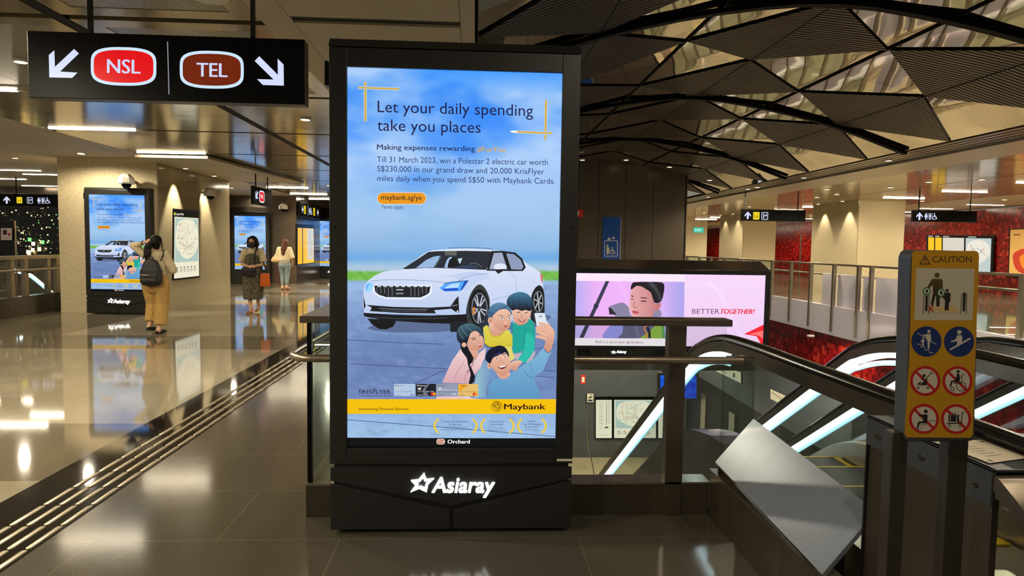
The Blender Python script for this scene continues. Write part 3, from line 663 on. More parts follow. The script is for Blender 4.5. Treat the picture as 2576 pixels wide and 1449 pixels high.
    A.poly([(690, 400), (715, 350), (800, 290), (890, 300), (930, 370), (925, 440), (905, 520), (850, 562), (790, 560), (725, 520), (698, 460)], sk(780, 835), 3); A.ell(666, 432, 30, 44, SK); A.ell(670, 434, 14, 24, SKD); A.ell(855, 460, 26, 20, (236, 184, 160)); A.line([(848, 478), (872, 480)], 5, SKD)
    for cx, cy in ((812, 403), (906, 398)): A.ell(cx, cy, 22, 14, (246, 244, 242)); A.ell(cx, cy, 9, 11, (40, 32, 36))
    A.line([(775, 365), (812, 372), (842, 390)], 7, (90, 70, 66), 2); A.line([(885, 380), (918, 355)], 7, (90, 70, 66)); A.poly([(830, 502), (858, 492), (890, 502), (862, 516)], (190, 84, 88), 2)
    A.poly([(470, 1230), (500, 1100), (600, 930), (650, 960), (700, 1050), (760, 1110), (660, 1180), (620, 1250), (610, 1400), (470, 1400)], lambda u, v: mixc((150, 196, 204), (112, 146, 196), (u-1195)/40))
    A.poly([(60, 1215), (120, 1080), (185, 940), (290, 790), (345, 790), (420, 880), (480, 930), (525, 840), (610, 770), (600, 890), (545, 1020), (470, 1120), (450, 1225)], lambda u, v: mixc((240, 206, 206), (214, 166, 176), (v-900)/60)); A.line([(215, 1215), (240, 1100), (330, 960)], 9, (196, 150, 160), 2); A.line([(350, 1200), (350, 1120), (440, 1050)], 8, (190, 142, 154), 2)
    A.poly([(395, 780), (490, 800), (515, 840), (482, 920), (440, 890)], sk(860, 910), 2)
    A.poly([(300, 690), (370, 740), (400, 800), (450, 890), (440, 960), (410, 990), (475, 1130), (445, 1220), (395, 1220), (420, 1110), (385, 980), (370, 900), (310, 820), (290, 750)], (18, 20, 32), 2); A.line([(440, 880), (458, 930), (430, 1010), (365, 1090)], 7, (24, 28, 40), 2)
    A.poly([(242, 620), (258, 530), (320, 482), (410, 465), (500, 495), (560, 550), (585, 640), (585, 700), (540, 620), (480, 575), (425, 590), (395, 660), (375, 735), (310, 725), (262, 690)], lambda u, v: mixc((70, 104, 118), (16, 22, 40), (v-815)/42), 3)
    for q in ((270, 540, 330, 660), (300, 500, 380, 620), (360, 480, 440, 560)): A.line([(q[0], q[1]), ((q[0]+q[2])/2-14, (q[1]+q[3])/2+6), (q[2], q[3])], 6, (104, 146, 150), 2)
    A.poly([(390, 670), (420, 590), (480, 562), (545, 605), (580, 660), (582, 745), (540, 800), (470, 812), (400, 785), (375, 730)], sk(830, 885), 3); A.ell(336, 736, 30, 30, SK)
    A.line([(420, 660), (450, 645), (480, 640)], 6, (70, 50, 50), 2); A.line([(440, 676), (465, 660), (482, 662)], 10, (40, 28, 34), 2); A.line([(520, 610), (548, 596)], 6, (70, 50, 50)); A.line([(528, 626), (552, 610)], 10, (40, 28, 34)); A.poly([(505, 745), (540, 735), (562, 718), (550, 760), (520, 765)], (200, 70, 84), 2); A.line([(512, 748), (555, 730)], 6, (250, 240, 240)); A.line([(508, 690), (530, 705), (520, 715)], 5, SKD, 2)
    A.poly([(610, 1415), (650, 1350), (640, 1260), (700, 1165), (790, 1150), (860, 1165), (930, 1090), (1080, 990), (1220, 905), (1290, 820), (1345, 762), (1450, 800), (1400, 890), (1330, 1060), (1215, 1150), (1275, 1300), (1305, 1415)], lambda u, v: mixc((128, 180, 216), (92, 150, 194), (v-890)/110)); A.line([(1215, 1150), (1130, 1120), (1090, 1060)], 8, (70, 124, 170), 2); A.line([(1160, 960), (1190, 1020), (1180, 1090)], 6, (84, 138, 182), 2)
    A.poly([(740, 1075), (830, 1120), (905, 1080), (915, 1115), (860, 1165), (785, 1155)], sk(930, 960), 2)
    A.poly([(670, 970), (695, 890), (770, 850), (840, 830), (890, 865), (915, 940), (922, 1030), (890, 1095), (838, 1132), (785, 1120), (735, 1080), (698, 1040)], sk(885, 950), 3); A.ell(655, 992, 27, 46, SK); A.ell(658, 995, 12, 26, SKD)
    A.poly([(603, 900), (635, 815), (710, 762), (800, 745), (868, 785), (902, 860), (895, 885), (860, 830), (815, 850), (770, 862), (700, 900), (670, 965), (640, 960)], (20, 22, 46), 3); A.poly([(690, 880), (800, 820), (790, 850), (730, 878)], (34, 44, 92), 2)
    A.line([(712, 890), (745, 872), (775, 872)], 9, (50, 36, 34), 2); A.line([(818, 862), (850, 848), (872, 852)], 9, (50, 36, 34), 2)
    for cx, cy in ((746, 908), (848, 886)): A.ell(cx, cy, 17, 10, (250, 246, 244)); A.ell(cx+2, cy, 8, 9, (40, 26, 26))
    A.line([(800, 880), (785, 950), (830, 955), (838, 940)], 6, SKD, 2); A.poly([(768, 1012), (820, 1000), (868, 985), (860, 1020), (820, 1040), (785, 1034)], (110, 30, 40), 2); A.poly([(775, 1012), (820, 1000), (864, 990), (852, 1008), (800, 1022)], (252, 250, 248), 2)
    A.poly([(915, 965), (1000, 930), (1070, 950), (1015, 1010), (1000, 1050), (970, 1066), (955, 1050), (930, 1045)], sk(905, 935), 2)
    for q in ((950, 1050, 960, 985), (985, 1040, 985, 985), (1050, 965, 1000, 980)): A.line([(q[0], q[1]), (q[2], q[3])], 5, SKD)
    A.poly([(1338, 780), (1362, 700), (1330, 660), (1260, 580), (1240, 520), (1290, 460), (1370, 490), (1385, 440), (1415, 490), (1475, 570), (1462, 690), (1425, 810), (1400, 838)], sk(815, 885), 2)
    A.poly([(1220, 345), (1235, 335), (1340, 336), (1352, 345), (1382, 465), (1370, 500), (1290, 495), (1250, 500)], (222, 230, 240)); A.rect(1288, 368, 1312, 390, (120, 140, 170)); A.ell(1274, 380, 6, 10, (170, 180, 196))
    for q in ((1275, 465, 1400, 520), (1250, 515, 1390, 575), (1240, 570, 1380, 625), (1235, 628, 1370, 665)): A.line([(q[0], q[1]), ((q[0]+q[2])/2+6, q[1]+14), (q[2], q[3])], 34, (232, 180, 156), 2); A.line([(q[0]+20, q[1]+20), (q[2]-10, q[3]+16)], 4, SKD)
    A.line([(1340, 785), (1390, 838), (1447, 795)], 8, (50, 80, 130), 2)
    # ---- foot of the advertisement, coordinates of a close-up
    A.at(880, 950, .20575)
    A.text('K', 112, 195, 147, 60, (28, 32, 50)); A.text('RIS', 150, 195, 275, 46, (28, 32, 50)); A.text('F', 288, 195, 318, 60, (28, 32, 50)); A.text('LYER', 322, 195, 500, 46, (28, 32, 50)); A.text('SINGAPORE AIRLINES GROUP', 110, 228, 508, 14, (28, 32, 50))
    for (x0, x1, c, tcol) in ((540, 798, (178, 200, 226), (96, 116, 150)), (808, 1054, (26, 28, 38), (226, 226, 232)), (1060, 1316, (148, 156, 178), (80, 86, 106)), (1324, 1568, (232, 190, 110), (120, 80, 20))):
        A.rr(x0, 76, x1, 226, 10, c); A.ell(x0+22, 95, 8, 8, tcol); A.text('Maybank', x0+38, 104, x0+120, 14, tcol, .02); A.rr(x0+24, 122, x0+62, 150, 4, (206, 204, 196)); A.text('5412 7512 3456 7890', x0+22, 178, x0+222, 16, tcol if c[0] > 100 else (200, 204, 214)); A.line([(x0+18, 212), (x0+90, 212)], 5, tcol)
    A.poly([(1054-110, 80), (1054-80, 80), (1054-130, 140), (1054-90, 224), (1054-150, 224), (1054-165, 150)], (110, 116, 130)); A.poly([(1334, 84), (1440, 84), (1370, 150), (1330, 170)], (240, 164, 20)); A.text('Maybank', 1362, 104, 1444, 14, (90, 56, 10), .02); A.rect(1062, 148, 1314, 156, (196, 204, 220))
    for cx in (1010, 1522): A.ell(cx, 200, 20, 20, (222, 50, 40)); A.ell(cx+24, 200, 20, 20, (240, 150, 40))
    A.text('VISA', 735, 220, 786, 18, (40, 60, 170), .02, .2); A.text('VISA', 1252, 208, 1302, 18, (226, 232, 244), .02, .2)
    A.poly([(1060, 230), (1300, 228), (1420, 232), (1590, 262), (1060, 262)], (236, 196, 190)); A.poly([(1380, 230), (1430, 228), (1480, 232), (1430, 262)], (224, 206, 210))
    A.poly([(-33, 262), (2519, 262), (2516, 443), (-33, 443)], (246, 194, 4))
    A.text('Humanising Financial Services.', 112, 398, 728, 33, (60, 40, 20), .004)
    A.ring(1796, 350, 62, 62, 5, (60, 44, 16))
    for q in ([(1745, 350), (1770, 310), (1800, 298), (1835, 315)], [(1760, 375), (1775, 340), (1800, 325), (1820, 345)], [(1800, 395), (1812, 370), (1842, 350), (1840, 320)], [(1768, 360), (1785, 350), (1795, 365), (1780, 385)], [(1815, 395), (1832, 375), (1838, 355)], [(1790, 320), (1812, 312), (1822, 330), (1810, 350)], [(1755, 335), (1775, 330)]): A.line(q, 7, (70, 48, 16), 3)
    A.text('Maybank', 1884, 388, 2394, 68, (52, 24, 22), .028)
    for (a, b, lines) in ((1035, 1550, (('Credit Card Initiative', 1132, 547, 1450, 21, .01), ('of the Year', 1212, 584, 1374, 21, .01), ('Asian Banking & Finance', 1140, 614, 1448, 16, 0), ('Retail Banking Awards 2022', 1114, 642, 1476, 16, 0))), (1607, 2002, (('Champion of', 1702, 547, 1890, 21, .01), ('Good 2022', 1718, 583, 1878, 21, .01), ('For Exemplary', 1705, 620, 1890, 15, 0), ('Corporate Giving', 1690, 648, 1905, 15, 0))), (2056, 2396, (("World's", 2170, 544, 2276, 20, .01), ('Top 100 Banking', 2108, 578, 2340, 20, .01), ('Brand 2022', 2142, 610, 2304, 20, .01), ('Brand Finance', 2136, 642, 2304, 15, 0)))):
        for s_ in (-1, 1):
            cx = a+92 if s_ < 0 else b-92
            for k in range(-5, 6):
                t = math.radians((180 if s_ < 0 else 0)+k*11.5); x, y = cx+92*math.cos(t), 590+92*math.sin(t)
                A.ell(x, y, 15, 12, (236, 204, 60), 8)
        for (s_, u0, vb, u1, cap, bo) in lines: A.text(s_, u0, vb, u1, cap, (70, 80, 110), bo)
    A.poly([(-33, 742), (2514, 740), (2512, 842), (-30, 838)], (8, 9, 14))
    A.rr(1060, 748, 1162, 815, 28, (250, 240, 232)); A.rr(1068, 755, 1154, 808, 22, (178, 88, 40)); A.text('TE14', 1074, 797, 1148, 30, (255, 250, 244), .02); A.text('Orchard', 1195, 805, 1468, 46, (250, 252, 255), .03)
    return A.build('screen', M['screen'], parent)
def make_kiosk(label):
    x0, x1 = -.738, .528; xc = -.105; y0, y1 = KY, KY+.205
    t = thing('advertising_kiosk', label, 'advertising kiosk', (xc, KY, 0), 'advertising kiosks')
    # upper cabinet as a frame round the screen opening
    sx0, sx1, sz0, sz1 = -.650, .436, .455, 2.398
    f = MB().box(x0, sx0, y0, y1, .372, 2.492).box(sx1, x1, y0, y1, .372, 2.492).box(sx0, sx1, y0, y1, sz1, 2.492).box(sx0, sx1, y0, y1, .372, sz0).box(sx0, sx1, y0+.03, y1, sz0, sz1)
    f.build('cabinet', M['kiosk'], t, bevel=.003)
    h = MB(); h.rings([[(x, y0-.004, 2.496), (x, y0+.028, 2.541), (x, y1, 2.541), (x, y1, 2.496)] for x in (x0-.003, x1+.003)]); h.build('hood', M['kiosk'], t, bevel=.003)
    make_ad(t)
    b = MB().box(x0+.02, x1-.02, y0+.012, y1-.01, .02, .372); b.build('plinth', M['kiosk_dark'], t)
    P2 = lambda u, v: at(u, v, 1, KY)
    zt = .352
    up = [(x0+.003, zt), (x1-.003, zt), (x1-.003, .293), (xc, .148), (x0+.003, .285)]
    MB().prism([(x, y0, z) for x, z in up], (0, .02, 0)).build('upper_panel', M['kiosk'], t, bevel=.002)
    for sgn, nm in ((-1, x0), (1, x1)):
        zz = .272 if sgn < 0 else .280
        pl = [(nm-sgn*.003, zz), (nm-sgn*.003, .022), (xc+sgn*.011, .022), (xc+sgn*.011, .122)]
        MB().prism([(x, y0, z) for x, z in pl], (0, .02, 0)).build('lower_panel', M['kiosk'], t, bevel=.002)
    lg = letters3d('Asiaray', P2, (0, -1, 0), .018, 1086, 1237, 1245, 37, .02, .18)
    star = [(1067, 1188), (1073, 1204), (1093, 1202), (1078, 1216), (1074, 1236), (1055, 1227), (1033, 1236), (1046, 1219), (1034, 1207), (1053, 1205)]
    inner = [(1063+(x-1063)*.52, 1214+(y-1214)*.52) for x, y in star]
    for i in range(10):
        j = (i+1) % 10; lg.prism([P2(*star[i]), P2(*star[j]), P2(*inner[j]), P2(*inner[i])], (0, -.018, 0))
    lg.build('lit_logo', M['logo'], t, label='white backlit letters and star')
    MB().box(.445, .527, y0-.0015, y0, .385, .397).build('asset_sticker', M['white'], t)
    for x, z in ((x1-.022, 1.62), (x1-.024, .575), (x0+.02, 1.6)): MB().cyl((x, y0, z), .009, -.006, 14, axis=1).build('bolt', M['kiosk_dark'], t)
    MB().box(x0-.028, x0-.012, y0+.03, y0+.09, 2.31, 2.43).box(x0-.012, x0, y0+.05, y0+.07, 2.34, 2.36).build('side_bracket', M['black'], t)
    return t
kiosk = make_kiosk('large dark grey advertising kiosk in the middle of the scene, its whole screen in view')
dup(kiosk, loc=(-7.17, 14.02, 0), label='advertising kiosk standing against the granite pier, behind the person with a backpack')
dup(kiosk, loc=(-7.98, 24.55, 0), label='far advertising kiosk at the bronze wall, behind the woman in a face mask')
dup(kiosk, loc=(-5.98, 28.9, 0), label='farthest advertising kiosk, partly hidden beyond the yellow information board')
# ================================================================== hanging direction signs
SW = (214, 222, 255)
def arrow(A, cx, cy, s, ang, col=SW, w=.26):
    c, n = math.cos(math.radians(ang)), math.sin(math.radians(ang))
    pts = [(0, -.5), (.42, -.06), (.42, .2), (.13, -.1), (.13, .5), (-.13, .5), (-.13, -.1), (-.42, .2), (-.42, -.06)]
    A.poly([(cx+s*(x*c-y*n), cy+s*(x*n+y*c)) for x, y in pts], col)
def person_pict(A, cx, y0, h, col, skirt=False):
    A.ell(cx, y0+h*.1, h*.1, h*.1, col, 12)
    A.poly([(cx-h*.15, y0+h*.22), (cx+h*.15, y0+h*.22), (cx+h*(.24 if skirt else .15), y0+h*.64), (cx+h*.1, y0+h*.66), (cx+h*.09, y0+h), (cx-h*.09, y0+h), (cx-h*.1, y0+h*.66), (cx-h*(.24 if skirt else .15), y0+h*.64)], col)
def wheel_pict(A, cx, y0, h, col):
    A.ell(cx-h*.05, y0+h*.1, h*.1, h*.1, col, 12); A.line([(cx-h*.05, y0+h*.25), (cx-h*.02, y0+h*.55), (cx+h*.25, y0+h*.58), (cx+h*.36, y0+h*.9)], h*.13, col); A.ring(cx-h*.02, y0+h*.68, h*.26, h*.26, h*.09, col, 20, 250, 18); A.line([(cx-h*.02, y0+h*.4), (cx+h*.2, y0+h*.4)], h*.09, col)
def toilets(A, x, y0, h, col=SW):
    person_pict(A, x, y0, h, col, True); A.line([(x+h*.32, y0), (x+h*.32, y0+h)], h*.06, col); person_pict(A, x+h*.64, y0, h, col); A.line([(x+h*.95, y0), (x+h*.95, y0+h)], h*.06, col); wheel_pict(A, x+h*1.35, y0, h, col)
def exit13(A, x, y0, h, n='13'):
    A.rr(x, y0, x+h*.86, y0+h, h*.1, (250, 220, 20)); A.line([(x+h*.18, y0+h*.84), (x+h*.18, y0+h*.2), (x+h*.68, y0+h*.2), (x+h*.68, y0+h*.84)], h*.06, (60, 50, 10)); A.text(n, x+h*.26, y0+h*.8, x+h*.6, h*.36, (60, 50, 10), .02)
def lounge(A, x, y0, h, col=SW):
    A.rr(x, y0, x+h*.9, y0+h, h*.12, col); A.rr(x+h*.08, y0+h*.08, x+h*.82, y0+h*.92, h*.08, (6, 6, 12)); A.rect(x+h*.24, y0+h*.2, x+h*.36, y0+h*.8, col); A.poly([(x+h*.4, y0+h*.52), (x+h*.5, y0+h*.36), (x+h*.6, y0+h*.4), (x+h*.72, y0+h*.24), (x+h*.74, y0+h*.52)], col)
def hanging_sign(name, label, loc, w, h, face, rods, d=.08, ax='x', zc=ZC, group='hanging direction signs', rod_r=.012):
    """black box sign, face towards -y (or +x when ax is 'y'); loc is the middle of the lower edge of its face"""
    x, y, z = loc; t = thing(name, label, 'sign', (x, y, z), group)
    L = (lambda a, b, c: Vector((x+a, y+b, z+c))) if ax == 'x' else (lambda a, b, c: Vector((x-b, y+a, z+c)))
    def bx(mb, a0, a1, b0, b1, c0, c1):
        p, q = L(a0, b0, c0), L(a1, b1, c1); return mb.box(min(p.x, q.x), max(p.x, q.x), min(p.y, q.y), max(p.y, q.y), min(p.z, q.z), max(p.z, q.z))
    bx(MB(), -w/2, w/2, 0, d, 0, h).build('housing', M['black'], t, bevel=.004)
    for a in rods: bx(MB(), a-rod_r, a+rod_r, d/2-rod_r, d/2+rod_r, h, zc-z).build('hanger_rod', M['blackm'], t)
    A = Art(lambda u, v: L(u, -.003, v), (0, -1, 0) if ax == 'x' else (1, 0, 0)); face(A); A.build('lit_face', M['lit'], t)
    return t
# the large near sign, traced in photo pixels
YN = 4.3; a_, b_ = at(72, 243, 1, YN), at(766, 101, 1, YN); zb, zt_ = (a_.z+at(764, 265, 1, YN).z)/2, (at(72, 75, 1, YN).z+b_.z)/2; wN = b_.x-a_.x; xN = (a_.x+b_.x)/2
def face_near(A):
    A.P = lambda u, v: Vector((at(u, v, 1, YN).x, YN-.003, at(u, v, 1, YN).z)); A.at(0, 0, .33385)
    A.poly([(370, 415), (412, 380), (416, 505), (560, 370), (597, 404), (455, 540), (586, 548), (546, 588), (374, 584)], SW)
    A.poly([(1920, 460), (1955, 425), (2095, 565), (2093, 443), (2138, 488), (2140, 646), (1982, 641), (1938, 597), (2062, 600)], SW)
    def pill(x0, x1, y0, y1, sk, col):
        sg = lambda q, e: math.copysign(abs(q)**e, q); T = [2*math.pi*k/64 for k in range(64)]; o = [((x0+x1)/2+(x1-x0)/2*sg(math.cos(a), .78), (y0+y1)/2+(y1-y0)/2*sg(math.sin(a), .50)) for a in T]; o = [(x, y+sk*(x-x0)) for x, y in o]
        cx, cy = sum(p[0] for p in o)/len(o), sum(p[1] for p in o)/len(o)
        A.poly(o, (206, 232, 255)); w, h = x1-x0, y1-y0
        A.poly([(cx+(x-cx)*(1-44/w), cy+(y-cy)*(1-44/h)) for x, y in o], col)
    pill(686, 1180, 350, 640, .026, (228, 4, 18)); pill(1356, 1838, 378, 662, .026, (112, 34, 8))
    A.text('NSL', 808, 550, 1060, 103, (206, 214, 250), .018, 0, .024); A.text('TEL', 1482, 577, 1716, 103, (206, 214, 250), .018, 0, .024)
    A.line([(1264, 315), (1275, 712)], 7, (150, 154, 164))
sg_ = hanging_sign('direction_sign', 'large near black direction sign with red NSL and brown TEL badges', (xN, YN, zb), wN, zt_-zb, face_near, (at(217, 95, 1, YN).x-xN, at(630, 95, 1, YN).x-xN), d=.1)
MB().cyl((at(475, 85, 1, YN).x, YN+.35, ZC-.05), .11, .05, 24).build('speaker_cover', M['white'], sg_, smooth=True)
def place(u, v, zz): p = at(u, v, 2, zz); return p
# left far sign
def face_l(A):
    h = .17; arrow(A, -1.08, .17, .2, 180); A.P0 = A.P; A.P = lambda u, v: A.P0(u, .34-v)
    exit13(A, -.82, .085, h); lounge(A, -.55, .085, h); toilets(A, -.24, .085, h)
p = place(145, 521, 2.36); hanging_sign('direction_sign', 'black direction sign with arrow, exit 13, counter and toilet symbols at far left', (p.x-.25, p.y, 2.36), 2.75, .34, face_l, (-.85, .9))
def face_r1(A):
    A.P0 = A.P; A.P = lambda u, v: A.P0(u, .42-v); h = .21
    arrow(A, -.92, .2, .27, 0); exit13(A, -.76, .1, h, '13'); lounge(A, -.5, .1, h)
p0, p1 = place(1866, 555, 2.3), place(2026, 560, 2.3); yy = (p0.y+p1.y)/2; k_ = yy/p0.y; x0_, x1_ = at(1866, 555, 1, yy).x, at(2026, 560, 1, yy).x; w_ = x1_-x0_
def face_r1(A):
    A.P0 = A.P; H_ = w_*.165; A.P = lambda u, v: A.P0(u*w_, H_-v*w_)
    arrow(A, -.41, .082, .115, 0); exit13(A, -.325, .03, .115, '13'); lounge(A, -.195, .03, .115)
hanging_sign('direction_sign', 'black direction sign with arrow, exit 13 and counter symbols above the void railing', ((x0_+x1_)/2, yy, at(1866, 555, 1, yy).z), w_, w_*.175, face_r1, (-.45*w_, .38*w_))
p0, p1 = place(2296, 557, 2.3), place(2457, 562, 2.3); yy2 = (p0.y+p1.y)/2; x0b, x1b = at(2296, 557, 1, yy2).x, at(2457, 562, 1, yy2).x; w2_ = x1b-x0b
def face_r2(A):
    A.P0 = A.P; H_ = w2_*.165; A.P = lambda u, v: A.P0(u*w2_, H_-v*w2_)
    arrow(A, -.4, .085, .115, 0); toilets(A, -.3, .035, .1)
hanging_sign('direction_sign', 'black direction sign with arrow and toilet symbols, right of the nearest pale column', ((x0b+x1b)/2, yy2, at(2296, 557, 1, yy2).z), w2_, w2_*.17, face_r2, (-.4*w2_, .4*w2_))
# small sign seen at a slant, and the one above the information board
def face_s(A):
    A.P0 = A.P; A.P = lambda u, v: A.P0(u, .42-v)
    arrow(A, -.48, .2, .24, 225); A.rr(-.3, .07, .1, .35, .1, (240, 240, 250)); A.rr(-.27, .1, .07, .32, .08, (228, 20, 34)); A.text('NSL', -.2, .25, 0, .09, (255, 230, 235), .02)
p = at(638, 517, 0, -5.05); hanging_sign('direction_sign', 'small slanted black sign with a red badge hanging above the woman in a face mask', (-5.05, p.y+.7, at(640, 514, 0, -5.05).z), 1.4, .42, face_s, (-.45, .45), d=.06, ax='y')
def face_p(A):
    A.P0 = A.P; A.P = lambda u, v: A.P0(u, .5-v)
    arrow(A, -1.28, .25, .28, 270); exit13(A, -1.08, .1, .3, '13'); A.line([(-.5, .05), (-.5, .45)], .02, SW); toilets(A, -.3, .13, .26); exit13(A, .35, .1, .3, '4'); arrow(A, 1.1, .25, .28, 90)
hanging_sign('direction_sign', 'black direction sign with yellow exit symbols above the yellow information board', (-6.28, 26.4, at(735, 540, 0, -6.28).z), 3.2, .52, face_p, (-1.2, 1.2), d=.1, ax='y')
# green exit box
p = at(1757, 578, 1, 30); t = thing('exit_sign', 'small green EXIT sign hanging below the right hall ceiling', 'sign', (p.x, 30, p.z))
MB().box(p.x-.24, p.x+.24, 30, 30.06, p.z-.14, p.z+.12).build('housing', M['white'], t); MB().box(p.x-.19, p.x-.17, 30.02, 30.04, p.z+.12, ZC).box(p.x+.17, p.x+.19, 30.02, 30.04, p.z+.12, ZC).build('hanger_rod', M['steel'], t)
A = Art(lambda u, v: Vector((p.x+u, 29.995, p.z-v)), (0, -1, 0)); A.rect(-.23, -.1, .23, .13, (40, 190, 160)); A.text('EXIT', -.16, .07, .16, .12, (200, 250, 235), .02); A.build('lit_face', M['lit'], t)
# ================================================================== landscape screen on the far edge of the void
YB_ = 9.0
t = thing('landscape_screen', 'wide bright advertising screen showing a boy and the words BETTER TOGETHER', 'advertising screen', (2.65, YB_, 0))
bx0, bx1 = 1.30, 4.035
f = MB().box(bx0, 1.345, YB_, YB_+.2, .12, 1.215).box(3.965, bx1, YB_, YB_+.2, .12, 1.215).box(1.345, 3.965, YB_, YB_+.2, 1.158, 1.215).box(1.345, 3.965, YB_, YB_+.2, .12, .176).box(1.345, 3.965, YB_+.02, YB_+.2, .176, 1.158)
f.build('cabinet', M['kiosk_dark'], t)
h = MB().prism([(bx0+.0, YB_, 1.217), (bx1, YB_, 1.217), (bx1-.11, YB_+.1, 1.345), (bx0, YB_+.1, 1.345)], (0, .12, 0)); h.build('hood', M['bronze'], t, bevel=.004)
MB().box(bx0+.1, bx1-.1, YB_+.05, YB_+.18, 0, .12).build('plinth', M['kiosk_dark'], t)
MB().prism([(1.55, YB_-.02, .135), (2.45, YB_-.02, .135), (2.4, YB_-.02, .045), (1.6, YB_-.02, .045)], (0, .07, 0)).build('logo_panel', M['kiosk'], t)
PB = lambda u, v: at(u, v, 1, YB_-.02)
lg = letters3d('Asiaray', PB, (0, -1, 0), .008, 1551, 888, 1576, 6.5, .05, .15); lg.prism([PB(1536, 885), PB(1541, 884), PB(1544, 881.5), PB(1546, 884.5), PB(1551, 885), PB(1547, 887), PB(1548, 890), PB(1544, 888.5), PB(1539, 890), PB(1541, 887)], (0, -.008, 0)); lg.build('lit_logo', M['logo'], t)
A = Art(lambda u, v: at(u, v, 1, YB_-.0+.016), (0, -1, 0), .00025).at(1430, 640, .20575)
q4 = lambda *p: list(p)
A.grid(0, 0, 0, 0, 12, 8, lambda u, v: mixc((250, 218, 250), (240, 206, 246), (v-690)/180), [(80, 228), (2410, 252), (2385, 1150), (66, 1112)])
A.poly([(82, 230), (1424, 242), (1420, 335), (88, 322)], (255, 232, 250))
A.grid(0, 0, 0, 0, 16, 8, lambda u, v: mixc(mixc((188, 176, 244), (238, 180, 248), (u-1450)/50), mixc((240, 184, 250), (178, 168, 238), (u-1640)/70), (u-1520)/110), [(85, 322), (1420, 335), (1408, 1032), (72, 1022)])
A.poly([(455, 326), (500, 327), (185, 1020), (133, 1018)], (62, 60, 84)); A.poly([(318, 600), (372, 625), (350, 665), (305, 640)], (50, 48, 70))
A.poly([(420, 1024), (440, 950), (500, 880), (560, 840), (680, 860), (660, 960), (600, 1026)], (150, 146, 226), 2)
A.poly([(1180, 860), (1290, 900), (1310, 960), (1310, 1028), (1185, 1028)], (160, 158, 236))
A.poly([(600, 1026), (660, 960), (670, 850), (760, 820), (1120, 830), (1080, 940), (1000, 1026)], (100, 96, 128)); A.poly([(870, 1026), (1000, 930), (1080, 850), (1170, 850), (1182, 1028)], (140, 176, 72)); A.poly([(1140, 880), (1172, 855), (1182, 1028), (1150, 1026)], (86, 150, 90))
A.line([(960, 880), (925, 895), (945, 950), (965, 1024)], 18, (216, 128, 70), 2); A.line([(965, 885), (990, 950), (990, 1024)], 30, (34, 30, 40))
A.poly([(490, 650), (530, 625), (600, 600), (670, 590), (740, 650), (760, 740), (900, 830), (660, 830), (560, 745)], (140, 134, 164), 2); A.poly([(490, 650), (520, 655), (590, 735), (500, 735)], (46, 44, 56)); A.poly([(1040, 660), (1100, 660), (1140, 740), (1060, 810), (1000, 770)], (146, 138, 170), 2)
A.poly([(750, 560), (770, 430), (830, 390), (930, 400), (1040, 480), (1060, 600), (1130, 590), (1125, 640), (1080, 690), (1050, 690), (1010, 770), (880, 800), (790, 760), (760, 690), (738, 660)], lambda u, v: mixc((236, 176, 176), (196, 124, 124), (u-1580)/80), 3)
A.poly([(1130, 580), (1050, 590), (1010, 470), (940, 420), (900, 395), (830, 385), (780, 425), (760, 420), (780, 350), (850, 338), (1000, 335), (1150, 345), (1172, 400), (1160, 490)], (34, 28, 34), 2)
for x in range(790, 1140, 34): A.poly([(x, 380), (x+12, 333), (x+30, 380)], (34, 28, 34))
A.line([(765, 505), (800, 515)], 12, (90, 50, 56)); A.line([(880, 528), (960, 535)], 12, (90, 50, 56)); A.line([(765, 545), (795, 552)], 10, (50, 28, 36)); A.line([(885, 570), (950, 575)], 12, (50, 28, 36)); A.line([(810, 570), (792, 640), (840, 650)], 9, (170, 100, 104), 2); A.poly([(775, 695), (810, 688), (866, 712), (810, 728)], (190, 84, 96), 2); A.line([(1080, 600), (1100, 620), (1075, 660)], 8, (176, 100, 104), 2)
A.poly([(72, 1022), (1410, 1030), (1408, 1128), (66, 1112)], (255, 240, 250))
A.text('And it is up to your generation', 326, 1084, 908, 34, (110, 100, 116), 0, 0, .008)
A.text('BETTER', 1512, 724, 1846, 58, (110, 76, 110), -.006, 0, .006); A.text('TOGETHER!', 1860, 726, 2278, 58, (232, 26, 50), .03, .35, .006)
A.poly([(2145, 975), (2388, 858), (2386, 1150), (2300, 1000)], (244, 40, 50)); A.poly([(2210, 972), (2386, 930), (2386, 1040), (2320, 990)], (255, 120, 120))
A.build('screen', M['screen'], t)
# ================================================================== glass balustrades
def panel(mb, x0, x1, y0, y1, z0, z1): return mb.box(x0, x1, y0, y1, z0, z1)
t = thing('glass_balustrade', 'glass balustrade with steel rails behind the large kiosk, guarding the escalator void', 'balustrade', (.2, 3.71, 0), 'glass balustrades')
MB().box(-.935, 1.435, 3.66, 3.79, 1.085, 1.122).box(-.935, -.80, 3.79, 8.9, 1.085, 1.122).build('top_rail', M['steel_dark'], t, bevel=.003)
ph = [(1.475, 3.60, .905), (-.86, 3.60, .905)]+[(-.86-.12*math.sin(math.radians(a)), 3.72-.12*math.cos(math.radians(a)), .905) for a in range(10, 91, 10)]+[(-.98, 8.9, .905)]
MB().tube(ph, .021, 16).build('handrail', M['steel'], t, smooth=True)
for x0, x1 in ((-.885, 1.085), (1.195, 1.432)): MB().box(x0, x1, 3.735, 3.747, .185, 1.085).build('glass_panel', M['glass'], t)
for y0, y1 in ((3.752, 6.3), (6.34, 8.88)): MB().box(-.887, -.875, y0, y1, .185, 1.085).build('glass_panel', M['glassg'], t)
MB().box(1.09, 1.19, 3.70, 3.775, 0, 1.085).build('post', M['steel_dark'], t, bevel=.003); MB().box(-.91, -.886, 3.72, 3.75, .185, 1.085).build('post', M['black'], t); MB().box(-.9, -.86, 6.30, 6.34, .185, 1.085).build('post', M['steel_dark'], t)
